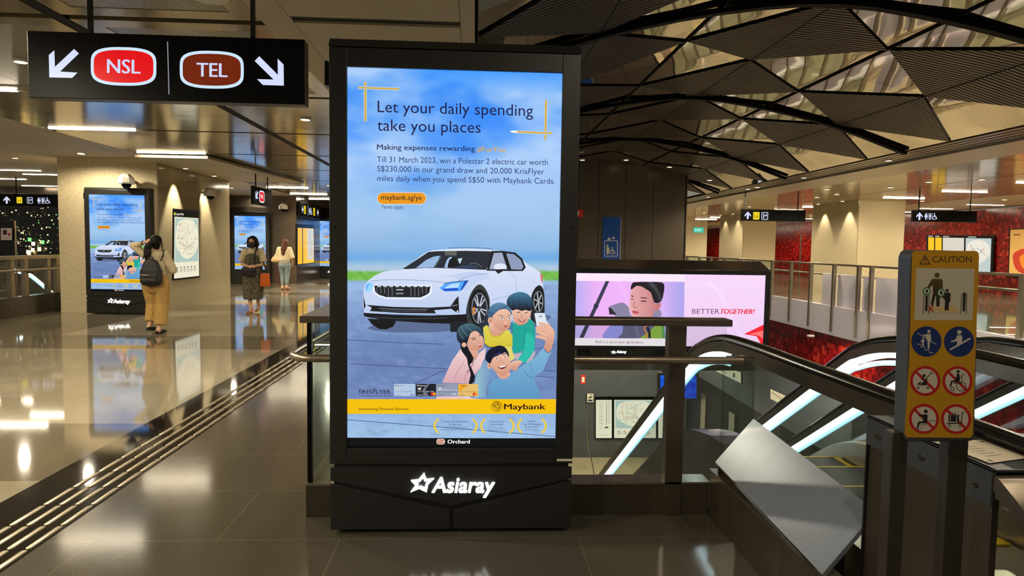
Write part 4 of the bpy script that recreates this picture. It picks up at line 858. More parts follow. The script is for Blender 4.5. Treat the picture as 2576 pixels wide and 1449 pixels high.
for x in (1.14,): MB().box(x-.02, x+.02, 3.61, 3.70, .855, .875).box(x-.012, x+.012, 3.59, 3.61, .86, .90).build('rail_bracket', M['steel_dark'], t)
MB().box(-.915, 1.35, 3.705, 3.83, 0, .178).box(-.915, -.80, 3.83, 8.9, 0, .178).build('kerb', M['kerb'], t)
MB().box(-.918, 1.352, 3.700, 3.835, .178, .19).box(-.918, -.795, 3.835, 8.9, .178, .19).build('kerb_cap', M['steel'], t)
p_, q_ = Vector((1.44, 3.80, .2)), Vector((1.66, 3.80, .2))
t2 = thing('glass_end_panel', 'small clear glass panel with a rounded corner beside the escalator handrail', 'glass panel', (1.55, 3.80, 0))
MB().prism([(x, 3.80, z) for x, z in [(1.44, .2), (1.63, .2), (1.63, .87), (1.622, .888), (1.605, .895), (1.44, .895)]], (0, .012, 0)).build('glass', M['glassg'], t2)
MB().tube([(1.63, 3.806, .2), (1.63, 3.806, .862), (1.620, 3.806, .888), (1.60, 3.806, .896), (1.46, 3.806, .896)], .004, 6).build('polished_edge', M['chrome'], t2)
MB().box(1.45, 1.62, 3.79, 3.83, 0, .2).build('clamp', M['steel_dark'], t2)
# left hall
t = thing('glass_balustrade', 'glass balustrade with steel posts at far left, before the granite pier', 'balustrade', (-8.8, 12.5, 0), 'glass balustrades')
MB().box(-8.88, -8.72, 8.2, 14.95, 1.10, 1.165).build('top_rail', M['steel'], t); MB().tube([(-8.62, 8.2, .885), (-8.62, 15.1, .895)], .026, 12).build('handrail', M['steel'], t, smooth=True)
MB().box(-8.88, -8.70, 8.2, 14.95, 0, .38).build('kerb', M['kerb'], t)
for y in (9.0, 10.6, 12.2, 13.35, 13.75, 14.45, 14.75): MB().box(-8.85, -8.77, y-.05, y+.05, .38, 1.1).build('post', M['steel'], t)
for y0, y1 in ((9.06, 10.54), (10.66, 12.14), (12.26, 13.29), (13.81, 14.39)): MB().box(-8.812, -8.80, y0, y1, .38, 1.1).build('glass_panel', M['glassg'], t)
for y in (10.6, 13.75): MB().box(-8.78, -8.62, y-.03, y+.03, .82, .86).build('rail_bracket', M['steel_dark'], t)
# right of the void
t = thing('glass_balustrade', 'long glass balustrade with steel posts along the right side of the void', 'balustrade', (8.05, 15, 0), 'glass balustrades')
MB().box(8.0, 8.1, 4, 33, 1.17, 1.21).build('top_rail', M['steel'], t); MB().tube([(8.22, 4, .95), (8.22, 33, .95)], .022, 10).build('handrail', M['steel'], t, smooth=True)
for y in (5, 6.1, 7.2, 8.3, 9.4, 10.5, 11.6, 12.2, 13.15, 13.6, 14.57, 15.6, 16.6, 17.7, 18.8, 20, 21.2, 22.4, 23.6, 25, 27): MB().box(7.93, 8.0, y-.035, y+.035, -.3, 1.2).build('post', M['steel'], t)
for y0, y1 in ((4, 7.2), (7.24, 10.5), (10.54, 12.2), (15.64, 18.8), (18.84, 22.4), (22.44, 27)): MB().box(8.04, 8.052, y0, y1, .27, 1.17).build('glass_panel', M['glassg'], t)
for y0, y1 in ((12.24, 13.11), (13.19, 13.56), (13.64, 14.53), (14.61, 15.2)): MB().box(8.04, 8.055, y0, y1, .1, .98).build('reflection_panel', M['white_panel'], t, label='white panel standing in for a screen reflection')  # white panels put in where the glass only mirrors a bright screen
# ================================================================== escalators
HP = [(1.15, .925), (2.0, .925), (3.2, .925), (4.2, .925), (4.6, .895), (4.95, .80), (5.3, .62), (7.0, -.434), (9.0, -1.674), (10.5, -2.604), (11.4, -3.10), (12.0, -3.42), (12.6, -3.62), (13.2, -3.675), (14.2, -3.675)]
PATH = smooth_pts(HP, 5, False)
HZ = lambda y: next((a[1]+(b[1]-a[1])*(y-a[0])/(b[0]-a[0]) for a, b in zip(PATH, PATH[1:]) if a[0] <= y <= b[0]), PATH[-1][1])
def escalator(label):
    XL, XR = 1.72, 2.95
    t = thing('escalator', label, 'escalator', (2.3, 3.3, 0), 'escalators')
    for X, s in ((XL, 1), (XR, -1)):
        up = [(X, y, z) for y, z in PATH]
        near = [(X, 1.15-.30*math.sin(math.radians(a)), .625+.30*math.cos(math.radians(a))) for a in range(170, 0, -10)]
        far = [(X, 14.2+.30*math.sin(math.radians(a)), -3.975+.30*math.cos(math.radians(a))) for a in range(10, 171, 10)]
        MB().tube(near+up+far, .042, 10, .024).build('handrail', M['rubber'], t, smooth=True)
        rp = MB().sweep([(X, y, z-.065) for y, z in PATH], [(-.03, -.04), (.03, -.04), (.03, .04), (-.03, .04)]).build('rail_profile', M['steel_dark'], t)
        lp = [(X, y, z-.115) for y, z in PATH if 4.25 < y < 13.2]
        MB().sweep(lp, [(-.034, -.018), (.034, -.018), (.034, .018), (-.034, .018)]).build('light_line', M['led'], rp, label='glowing white light strip under the handrail')
        MB().sweep([(X, y, z-.17) for y, z in PATH if 4.35 < y < 13.2], [(-.006, -.018), (.006, -.018), (.006, .018), (-.006, .018)]).build('light_line', M['led_refl'], rp, label='paler blue reflection of the light strip')  # glowing line put in as the strip's reflection in the glass
        g = MB(); ys = [p for p in PATH if p[0] >= 1.2]
        g.rings([[(X-.005, y, z-.11), (X+.005, y, z-.11), (X+.005, y, z-.74), (X-.005, y, z-.74)] for y, z in ys]); g.build('glass_side', M['glass'], t)
        dk = MB(); o = -s; dz = lambda y: .56+.19*min(1, max(0, (y-4.0)/1.3))
        dk.rings([[(X+o*.02, y, z-dz(y)), (X+o*.25, y, z-dz(y)), (X+o*.25, y, z-dz(y)-.45), (X+o*.02, y, z-dz(y)-.45)] for y, z in [(3.68, .925)]+[q for q in PATH if q[0] >= 3.75]]); dk.build('outer_deck', M['bronze'], t)
        MB().rings([[(X+s*.02, y, z-.74), (X+s*.14, y, z-.76), (X+s*.14, y, z-1.2), (X+s*.02, y, z-1.2)] for y, z in PATH if y >= 2.4]).build('skirt', M['steel'], t)
    lpl = MB().box(XL+.16, XR-.16, 2.3, 3.3, .0, .006).build('landing_plate', M['steel_dark'], t)
    MB().box(XL+.16, XR-.16, 3.26, 3.34, .006, .014).build('comb_edge', M['yellow'], lpl)
    y = 3.34
    while y < 12.6:
        z = HZ(y+.2)-.925
        sb = MB().box(XL+.16, XR-.16, y, y+.40, z-.22, z)
        sb.mi(1).box(XL+.16, XR-.16, y+.385, y+.401, z-.004, z+.001).box(XL+.16, XL+.2, y, y+.4, z-.004, z+.001).box(XR-.2, XR-.16, y, y+.4, z-.004, z+.001)
        sb.build('step', [M['step'], M['yellow']], t); y += .402
    return t
M['step'] = wave_mat('ribbed_step', (20, 20, 20), (70, 70, 68), 30, .4, .6, bump=.5, dist=.004)
esc = escalator('near escalator going down beside the caution sign, glass sides and lit handrails')
dup(esc, loc=(2.3+1.88, 3.3, 0), label='second escalator going down, right of the near escalator')
# left hall escalator beyond the railing: descends away to the right
dup(esc, loc=(-11.0, 14.6, 0), label='escalator beyond the far left railing, seen through its glass')
# ---- kerb, sloped plate, guard and notice beside the near escalator
t = thing('stone_kerb', 'low dark stone kerb leading from the balustrade towards the viewer', 'kerb', (1.38, 2.8, 0))
MB().box(1.35, 1.42, 1.2, 3.70, 0, .262).build('stone', M['kerb'], t); MB().box(1.345, 1.425, 1.2, 3.70, .262, .27).build('steel_edge', M['steel'], t)
c4 = [(1.34, 3.60, .34), (1.34, 2.44, .28), (1.56, 2.47, .515), (1.56, 3.63, .575)]
t = thing('sloped_plate', 'sloped bare steel plate between stone kerb and near escalator', 'steel plate', (1.45, 3.0, 0))
MB().prism(c4, (.012, 0, -.012)).build('plate', M['plate'], t); MB().tube([(1.345, 3.60, .337), (1.345, 2.44, .260)], .006, 8).build('edge_trim', M['chrome'], t); MB().box(1.44, 1.52, 2.6, 3.5, 0, .36).build('support', M['blackm'], t)
MB().rings([[(1.36, 3.60, .27), (1.36, 3.60, .33), (1.55, 3.60, .53), (1.55, 3.60, .27)], [(1.36, 3.61, .27), (1.36, 3.61, .33), (1.55, 3.61, .53), (1.55, 3.61, .27)]]).build('end_plate', M['steel_dark'], t)
t = thing('steel_guard', 'dark steel guard with a bolted strap behind the caution sign', 'guard', (1.55, 2.15, 0))
MB().box(1.51, 1.53, 1.84, 2.46, 0, .80).build('sheet', M['steel_dark'], t); MB().box(1.50, 1.51, 2.452, 2.46, 0, .895).build('end_edge', M['blackm'], t)
strap_ = MB().box(1.495, 1.51, 1.83, 2.455, .785, .895).box(1.495, 1.70, 1.83, 2.455, .885, .895)
strap_ = strap_.build('strap', M['sign_grey'], t, bevel=.003)
for u, v in ((2212, 1098), (2320, 1150), (2452, 1216)):
    q = at(u, v, 0, 1.495); MB().cyl((1.495, q.y, q.z), .011, -.008, 12, axis=0).cyl((1.488, q.y, q.z), .006, -.006, 8, axis=0).build('bolt', M['chrome'], strap_)
arc = [(1.60, 2.44, .868), (1.60, 1.9, .868), (1.60, 1.78, .84), (1.60, 1.68, .76), (1.60, 1.60, .62), (1.60, 1.56, .42)]
MB().sweep(smooth_pts(arc, 4, False), [(-.10, -.03), (.10, -.03), (.10, .015), (-.10, .015)]).build('fairing', M['steel_dark'], t, smooth=True)
t = thing('paper_notice', 'pale paper notice lying on the steel cover right of the caution sign', 'notice', (1.6, 2.1, .9))
nq = [at(u, v, 2, .898) for u, v in ((2350, 1112), (2470, 1106), (2600, 1150), (2490, 1165))]
A = Art(lambda u, v: nq[0].lerp(nq[1], u).lerp(nq[3].lerp(nq[2], u), v), (0, 0, 1)); A.rect(0, 0, 1, 1, (206, 192, 168))
for k in range(6): A.line([(.12+.02*k, .2+.11*k), (.5+.05*(k % 3), .2+.11*k)], .022, (130, 120, 104))
A.ell(.9, .1, .03, .05, (60, 56, 50)); A.ell(.12, .92, .03, .05, (60, 56, 50)); A.build('sheet', M['print'], t)
# ================================================================== caution sign
YS = 1.75
t = thing('caution_sign', 'yellow CAUTION escalator sign on two steel posts at right', 'sign', (at(2370, 1100, 1, YS).x, YS, 0))
Pc = lambda u, v: at(u, v, 1, YS)
s0, s1, s2, s3 = Pc(2291, 628), Pc(2463, 632), Pc(2452, 1110), Pc(2278, 1112)
def rq(d, r=.10, ru=.05, n=6):
    out = []
    for cx, cy, a in ((1-r, ru, -90), (1-r*.6, 1-ru*.6, 0), (r*.6, 1-ru*.6, 90), (r, ru, 180)):
        rr_, uu = (r, ru) if cy < .5 else (r*.6, ru*.6)
        for i in range(n+1):
            tt = math.radians(a+90*i/n); x, y = cx+rr_*math.cos(tt), cy+uu*math.sin(tt); out.append(s0.lerp(s1, x).lerp(s3.lerp(s2, x), y)+Vector((0, d, 0)))
    return out
MB().rings([rq(0), rq(.055)]).build('housing', M['sign_grey'], t, bevel=.004)
A = Art(lambda u, v: at(u, v, 1, YS)-Vector((0, .001, 0)), (0, -1, 0), .00008)
YL = (204, 148, 2); A.at(2250, 620, .19328)
A.poly([(262, 58), (1060, 58), (1088, 80), (1098, 130), (1050, 1445), (1030, 2080), (1016, 2450), (985, 2490), (165, 2484), (135, 2455), (130, 2400), (190, 1445), (226, 110), (236, 75)], YL)
BR = (92, 62, 30)
A.poly([(395, 104), (470, 236), (316, 236)], BR); A.poly([(395, 136), (444, 222), (342, 222)], YL); A.line([(396, 150), (396, 192)], 15, BR); A.ell(396, 208, 9, 9, BR, 10); A.text('CAUTION', 488, 206, 1000, 80, BR)
A.text('CAUTION', 491, 207, 1003, 80, BR)
A.poly([(280, 280), (1040, 290), (1012, 962), (256, 958)], (206, 196, 174))
BK = (56, 44, 14); DK = (28, 26, 24)
A.ell(551, 374, 34, 34, (96, 76, 20)); A.poly([(500, 420), (600, 420), (625, 440), (624, 560), (598, 560), (594, 500), (590, 640), (580, 820), (560, 832), (540, 820), (540, 640), (530, 640), (500, 770), (478, 770), (470, 745), (500, 600), (495, 500), (450, 545), (425, 535), (470, 440)], lambda u, v: mixc((96, 76, 18), (28, 26, 22), (v-700)/50))
A.poly([(500, 780), (800, 785), (838, 862), (480, 860)], (222, 196, 130))
for k in range(12): A.line([(510+k*27, 790), (505+k*28, 858)], 6, (190, 164, 110))
A.line([(378, 630), (374, 880)], 14, (120, 116, 108)); A.line([(445, 630), (447, 880)], 14, (120, 116, 108)); A.poly([(400, 640), (432, 640), (426, 840), (396, 836)], DK)
A.line([(872, 620), (858, 880)], 14, (120, 116, 108)); A.line([(936, 615), (930, 880)], 14, (120, 116, 108)); A.poly([(888, 600), (926, 600), (915, 842), (882, 842)], DK)
A.ell(682, 573, 21, 21, DK, 14); A.poly([(655, 600), (712, 600), (726, 620), (722, 720), (706, 720), (700, 830), (650, 830), (654, 690), (630, 672), (620, 650), (648, 640)], DK)
for cx, cy in ((416, 582), (602, 602)): A.ell(cx, cy, 52, 54, (34, 110, 50)); A.ell(cx, cy, 38, 40, (206, 210, 186)); A.poly([(cx-14, cy-24), (cx+14, cy-20), (cx+20, cy+10), (cx+4, cy+28), (cx-14, cy+8)], DK)
A.line([(435, 770), (500, 850)], 18, (190, 70, 56)); A.line([(500, 770), (435, 850)], 18, (190, 70, 56))
BL, CR = (8, 44, 108), (214, 206, 188)
A.at(2250, 800, .2209)
A.ell(362, 267, 172, 173, BL, 40); A.ell(733, 269, 172, 173, BL, 40)
A.ell(390, 152, 18, 18, CR); A.poly([(372, 178), (410, 182), (416, 250), (402, 270), (396, 350), (376, 350), (374, 262), (360, 240), (352, 205), (330, 205), (322, 190), (352, 188)], CR); A.line([(258, 168), (468, 298)], 7, CR); A.ell(322, 230, 10, 10, CR, 10); A.poly([(308, 244), (334, 244), (346, 262), (330, 268), (332, 318), (312, 318), (310, 270), (292, 266)], CR); A.line([(250, 297), (296, 297), (296, 330), (342, 330), (342, 362), (392, 362), (392, 394), (440, 394)], 7, CR)
A.ell(736, 160, 26, 25, CR); A.poly([(712, 196), (760, 194), (772, 230), (762, 285), (730, 320), (708, 300), (712, 262), (644, 276), (640, 262), (690, 246)], CR, 1); A.poly([(624, 352), (858, 222), (866, 240), (632, 370)], CR)
RD = (196, 18, 26)
for cx, cy in ((348, 716), (716, 718), (334, 1148), (699, 1150)): A.ell(cx, cy, 172, 171, RD, 40); A.ell(cx, cy, 140, 140, CR, 40); A.line([(cx-102, cy-102), (cx+102, cy+102)], 30, RD)
K = (22, 20, 20)
A.ell(334, 656, 17, 18, K); A.poly([(372, 670), (364, 765), (284, 762), (330, 720), (350, 700)], K); A.poly([(300, 690), (330, 680), (345, 700), (310, 706)], K); A.poly([(256, 750), (290, 725), (304, 735), (270, 764)], K); A.line([(300, 770), (400, 635), (418, 616), (432, 622), (430, 640)], 7, K, 2)
for cx in (265, 377): A.ring(cx, 792, 12, 12, 7, K)
A.ell(722, 608, 18, 17, K); A.poly([(704, 632), (736, 632), (742, 700), (736, 724), (690, 734), (660, 722), (640, 786), (622, 780), (644, 712), (700, 706), (680, 680), (704, 672)], K); A.line([(738, 670), (760, 676), (762, 642), (796, 642)], 7, K); A.line([(668, 740), (760, 740)], 8, K); A.ring(757, 778, 52, 50, 6, K); A.ring(658, 806, 18, 20, 6, K); A.line([(764, 650), (764, 730)], 6, K)
A.ell(354, 1062, 22, 22, K); A.poly([(330, 1096), (370, 1094), (376, 1130), (366, 1200), (310, 1196), (286, 1200), (268, 1252), (250, 1248), (262, 1190), (278, 1176), (322, 1174), (318, 1128), (272, 1116), (270, 1102)], K); A.line([(384, 1168), (476, 1168)], 5, K); A.line([(364, 1212), (296, 1212), (306, 1256), (246, 1256)], 6, K)
A.rr(612, 1098, 732, 1180, 8, K); A.line([(634, 1098), (632, 1180)], 7, CR); A.line([(706, 1098), (702, 1180)], 7, CR); A.line([(655, 1098), (655, 1084), (690, 1084), (690, 1098)], 7, K); A.line([(596, 1198), (762, 1198)], 12, K); A.line([(760, 1198), (768, 1074), (798, 1074)], 10, K)
for cx in (622, 742): A.ring(cx, 1226, 14, 14, 6, K)
A.build('sign_face', M['print'], t, label='yellow printed face with black, blue and red symbols')
for ua, ub in ((2252, 2292), (2396, 2446)):
    q0, q1 = Pc(ua, 1110), Pc(ub, 1110); MB().box(q0.x, q1.x, YS+.012, YS+.052, 0, q0.z+.02).build('post', M['post'], t, bevel=.003)
# ================================================================== lift shaft with its sign
YL_ = 19.2; lx0, lx1 = at(1455, 640, 1, YL_).x, at(1722, 640, 1, YL_).x
t = thing('lift_shaft', 'tall brushed steel lift shaft behind the landscape screen', 'lift shaft', ((lx0+lx1)/2, YL_, 0))
ks = [at(u, 560, 1, YL_).x for u in (1455, 1505, 1573, 1642, 1722)]
for a, b in zip(ks, ks[1:]): MB().box(a+.006, b-.006, YL_, YL_+.03, -.1, 4.3).build('cladding_panel', M['steel_dark'], t)
MB().box(lx0, lx1, YL_+.03, YL_+2.4, -.1, 4.3).build('core', M['blackm'], t); MB().box(lx1-.0, lx1+.03, YL_, YL_+2.4, -.1, 4.3).build('cladding_panel', M['steel_dark'], t)
t = thing('lift_sign', 'blue sign with a white accessible lift symbol on the steel shaft', 'sign', (at(1538, 650, 1, YL_).x, YL_, 1.2))
A = Art(lambda u, v: at(u, v, 1, YL_-.03), (0, -1, 0), .0006); LB = (0, 74, 158)
A.poly([(1517, 546), (1562, 546), (1559, 652), (1514, 652)], LB); A.poly([(1527, 603.5), (1532, 596.5), (1537, 603.5)], CR); A.poly([(1538, 596.5), (1548, 596.5), (1543, 603.5)], CR)
A.rr(1520, 605, 1554, 645, 3, (226, 230, 240)); A.rr(1521.4, 606.4, 1552.6, 643.6, 2.5, LB); A.ell(1528, 617.5, 2.4, 2.4, CR, 12); A.poly([(1525.5, 621), (1531, 621), (1534, 630), (1532, 631), (1530.5, 640), (1526, 640)], CR); A.line([(1533.5, 630), (1533.5, 640)], 1, CR)
wheel_pict(A, 1541, 622, 18, CR); A.build('sign_face', M['print'], t); MB().box(at(1516, 600, 1, YL_).x, at(1561, 600, 1, YL_).x, YL_-.028, YL_, at(1538, 651, 1, YL_).z, at(1538, 547, 1, YL_).z).build('backing', M['white'], t)
q = at(1456, 536, 1, 19.0); t = thing('fire_sign', 'small red fire sign at the left edge of the steel lift shaft', 'sign', (q.x, 19.1, q.z)); MB().box(q.x-.06, q.x+.14, 19.12, 19.203, q.z-.1, q.z+.1).build('plate', M['cone'], t); MB().box(q.x-.03, q.x+.02, 19.115, 19.12, q.z-.06, q.z+.05).build('symbol', M['white'], t)
# ================================================================== maps and information boards
def board(name, label, cat, P, n, corners, draw, m='lit', depth=.06, group=None, frame=.05):
    """framed backlit sheet: P(u, v) with u, v in 0..1 over the sheet"""
    c = [P(0, 0), P(1, 0), P(1, 1), P(0, 1)]; n = Vector(n); ctr = sum(c, Vector())/4
    t = thing(name, label, cat, (c[2]+c[3])/2, group); e = [P(-.04, -frame), P(1.04, -frame), P(1.04, 1.03), P(-.04, 1.03)]
    MB().prism([p-n*depth for p in e], n*(depth-.004)).build('frame', M['black'], t, bevel=.006)
    A = Art(P, n, .0004); draw(A); A.build('backlit_sheet', M[m], t); return t
def draw_map(A):
    A.rect(0, 0, 1, 1, (236, 232, 206)); A.poly([(.03, .02), (.97, .02), (.97, .74), (.03, .74)], (176, 200, 192)); A.poly([(.05, .3), (.1, .14), (.25, .05), (.75, .04), (.95, .2), (.97, .45), (.8, .62), (.5, .7), (.25, .62), (.08, .5)], (238, 234, 208), 2)
    for pts, c in (([(.2, .1), (.2, .4), (.3, .45), (.55, .5), (.6, .65)], (200, 60, 60)), ([(.1, .35), (.4, .36), (.6, .5), (.9, .3)], (60, 140, 80)), ([(.3, .12), (.32, .4), (.5, .6), (.7, .6)], (120, 70, 40)), ([(.55, .1), (.5, .3), (.55, .45), (.8, .5)], (90, 70, 150)), ([(.18, .12), (.45, .1), (.48, .3), (.4, .5), (.25, .5), (.2, .3)], (230, 150, 40))): A.line(pts, .006, mixc(c, (200, 196, 180), .35), 3)
    for k in range(60): u, v = random.uniform(.1, .9), random.uniform(.1, .62); A.line([(u, v), (u+.05, v)], .008, (150, 146, 134))
    for k in range(6): A.rect(.08+.14*k, .82, .14+.14*k, .84, (180, 90, 60) if k % 2 else (110, 110, 110)); A.rect(.08+.14*k, .86, .17+.14*k, .875, (150, 146, 134)); A.rect(.08+.14*k, .89, .15+.14*k, .905, (170, 166, 150))
def draw_list(A):
    A.rect(0, 0, 1, 1, (240, 234, 206)); A.line([(.66, .04), (.66, .66)], .03, (120, 110, 100))
    for k in range(12): A.line([(.2, .06+.062*k), (.45, .06+.062*k)], .014, (180, 172, 156)); A.line([(.72, .06+.05*k), (.9, .06+.05*k)], .012, (170, 162, 146))
    A.rect(.56, .7, .78, .74, (70, 66, 60)); A.rect(.2, .92, .8, .93, (190, 182, 160))
def quad(c): c = [Vector(x) for x in c]; return lambda u, v: c[0].lerp(c[1], u).lerp(c[3].lerp(c[2], u), v)
XM = -6.455
board('system_map', 'backlit railway system map on the polished side of the granite pier', 'map', quad([at(u, v, 0, XM) for u, v in ((439, 545), (499, 549), (501, 694), (438, 701))]), (1, 0, 0), None, draw_map, frame=.13)
A = Art(lambda u, v: at(u, v, 0, XM+.004), (1, 0, 0), .0004); A.text('System Map', 444, 541, 462, 5, (230, 230, 220), .02); A.ell(440, 538, 2.6, 4, (190, 210, 90), 12); tt_ = A.build('printed_title', M['lit'], None)
tt_.parent = [o for o in bpy.data.objects if o.name.startswith('system_map')][0]; tt_.location = -root_loc(tt_.parent)
def draw_yellow(A):
    A.rect(0, 0, .26, 1, (250, 190, 6)); A.rect(.31, 0, .55, 1, (250, 190, 6)); A.rect(.55, 0, 1, 1, (250, 196, 10)); A.rect(.58, .02, .98, .9, (206, 200, 190)); A.rect(.265, 0, .305, 1, (10, 10, 10))
    for k in range(10): A.line([(.06, .1+.08*k), (.16, .1+.08*k)], .008, (180, 130, 10)); A.line([(.36, .1+.08*k), (.46, .1+.08*k)], .008, (180, 130, 10))
    for k in range(14): u = random.uniform(.6, .9); v = random.uniform(.05, .8); A.line([(u, v), (u+.06, v+random.uniform(-.1, .1))], .008, (150, 140, 130))
    A.line([(.76, .2), (.8, .5), (.78, .8)], .015, (120, 110, 110), 2)
XY = -6.40
board('information_board', 'yellow and white backlit information board on the bronze pier at the back', 'information board', quad([at(u, v, 0, XY) for u, v in ((749, 573), (789, 575), (790, 660), (749, 665))]), (1, 0, 0), None, draw_yellow, frame=.1)
# right hall: board of four sheets on the red wall, poster, small yellow board
XR_ = 18.82
def draw_four(A):
    A.rect(0, 0, .105, 1, (250, 196, 20)); A.rect(.125, 0, .235, 1, (250, 196, 20)); A.rect(.255, 0, .60, 1, (216, 210, 196)); A.rect(.625, 0, 1, 1, (190, 204, 204)); A.poly([(.64, .3), (.7, .1), (.85, .05), (.97, .2), (.98, .5), (.85, .75), (.7, .7)], (232, 228, 214), 2)
    for k in range(26): u = random.uniform(.3, .56); v = random.uniform(.1, .9); A.line([(u, v), (u+.03, v+.03)], .008, (190, 180, 160))
    for c_, pts in (((190, 90, 90), [(.7, .2), (.8, .5), (.9, .3)]), ((90, 120, 160), [(.68, .4), (.8, .3), (.92, .5)])): A.line(pts, .008, c_, 3)
    for x0, x1 in ((.0, .08), (.125, .2), (.26, .36), (.66, .78)): A.rect(x0, -.045, x1, -.025, (230, 230, 224))
board('information_board', 'wide board of yellow sheets and two maps on the red wall', 'information board', quad([at(u, v, 0, XR_) for u, v in ((2335, 597), (2494, 600), (2491, 684), (2335, 680))]), (-1, 0, 0), None, draw_four, frame=.08)
def draw_fish(A):
    A.rect(0, 0, 1, 1, (236, 190, 110)); A.poly([(.1, .55), (.35, .42), (.5, .4), (.45, .25), (.6, .3), (.75, .22), (.72, .4), (.9, .6), (.85, .85), (.5, .95), (.2, .85)], (206, 56, 24), 3); A.poly([(.3, .6), (.6, .5), (.7, .7), (.45, .85)], (244, 150, 40), 3); A.poly([(.5, .62), (.8, .55), (.75, .75)], (250, 240, 226), 2); A.poly([(.6, .7), (.95, .72), (.8, .85)], (40, 70, 130)); A.rect(.1, .1, .3, .13, (150, 90, 50)); A.line([(.5, .12), (.9, .1)], .03, (90, 120, 140))
board('poster', 'orange poster with a red shape on the red wall at right edge', 'poster', quad([at(u, v, 0, XR_) for u, v in ((2542, 578), (2630, 574), (2624, 700), (2538, 692))]), (-1, 0, 0), None, draw_fish, m='print', frame=.02)
def draw_two(A): A.rect(0, 0, .42, 1, (250, 190, 20)); A.rect(.48, 0, .7, 1, (250, 190, 20)); A.rect(.76, 0, 1, 1, (220, 214, 200))
board('information_board', 'small far yellow board on the red wall beyond the columns', 'information board', quad([at(u, v, 0, XR_) for u, v in ((1812, 604), (1829, 604), (1829, 646), (1812, 646))]), (-1, 0, 0), None, draw_two, frame=.04)
# lower level: station map, system map, third sheet, CCTV notice, blue screen, hanging line boards
YW = 19.04; wall_q = lambda a, b, c, d: quad([at(u, v, 1, YW) for u, v in ((a, b), (c, b), (c, d), (a, d))])
board('station_list', 'narrow backlit line list on the lower level wall, left of the lower map', 'map', wall_q(1499, 1006, 1539, 1102), (0, -1, 0), None, draw_list, frame=.08)
board('system_map', 'backlit system map on the lower level wall, seen through the balustrade glass', 'map', wall_q(1545, 1006, 1650, 1102), (0, -1, 0), None, draw_map, frame=.08)
board('station_list', 'narrow backlit sheet on the lower level wall, right of the lower map', 'map', wall_q(1656, 1006, 1695, 1102), (0, -1, 0), None, draw_list, frame=.08)
def draw_cam(A): A.rect(0, 0, 1, 1, (222, 214, 190)); A.poly([(.2, .45), (.7, .3), (.8, .42), (.3, .6)], (40, 40, 44)); A.line([(.6, .3), (.62, .12)], .06, (40, 40, 44)); A.line([(.45, .12), (.78, .12)], .05, (40, 40, 44)); A.rect(.15, .7, .85, .9, (30, 44, 90))
board('camera_notice', 'white camera surveillance notice on the lower level wall', 'notice', wall_q(1477, 990, 1493, 1012), (0, -1, 0), None, draw_cam, m='print', depth=.02, frame=.01)
board('camera_notice', 'white camera surveillance notice on the bronze wall, right of the far kiosk', 'notice', quad([at(u, v, 1, 24.96) for u, v in ((711, 554), (729, 554), (729, 577), (711, 577))]), (0, -1, 0), None, draw_cam, m='print', depth=.02, frame=.01)
board('camera_notice', 'white notice with pictures on a stand at the far left edge', 'notice', quad([at(u, v, 1, 14.0) for u, v in ((2, 574), (30, 574), (30, 604), (2, 604))]), (0, -1, 0), None, lambda A: (A.rect(0, 0, 1, 1, (196, 180, 176)), A.rect(.2, .15, .55, .55, (40, 30, 30)), A.rect(.65, .4, .85, .65, (150, 40, 40)), A.line([(.15, .8), (.8, .8)], .04, (120, 110, 110))), m='print', depth=.02, frame=.01)
st_ = thing('notice_stand', 'dark metal stand holding a notice behind the far left railing', 'stand', (at(16, 560, 1, 14.05).x, 14.05, 0)); q = at(16, 560, 1, 14.05)
MB().box(q.x-.20, q.x+.15, 14.04, 14.07, 1.0, q.z+.02).build('plate', M['kiosk_dark'], st_); MB().box(q.x-.22, q.x-.20, 14.04, 14.07, -.3, q.z+.04).box(q.x+.15, q.x+.17, 14.04, 14.07, -.3, q.z+.04).build('frame', M['steel'], st_)
t = thing('hanging_screen', 'blue lit screen hanging over the lower level behind the escalator light', 'screen', (at(1680, 970, 1, 14).x, 14, -1.6)); c = [at(u, v, 1, 14) for u, v in ((1661, 944), (1752, 944), (1752, 1002), (1661, 1002))]
MB().prism([p+Vector((0, .004, 0)) for p in (c[0]+Vector((-.05, 0, .05)), c[1]+Vector((.05, 0, .05)), c[2]+Vector((.05, 0, -.05)), c[3]+Vector((-.05, 0, -.05)))], (0, .08, 0)).build('case', M['blackm'], t); MB().box(c[0].x+.06, c[0].x+.1, 14.04, 14.08, c[0].z+.05, -.2).build('hanger', M['blackm'], t)
A = Art(quad(c), (0, -1, 0), .0005); A.grid(0, 0, 1, 1, 14, 10, lambda u, v: mixc((6, 40, 190), (30, 120, 255), noise.noise(Vector((u*5, v*5, 3)))+.4)) ; A.build('picture', M['lit'], t)
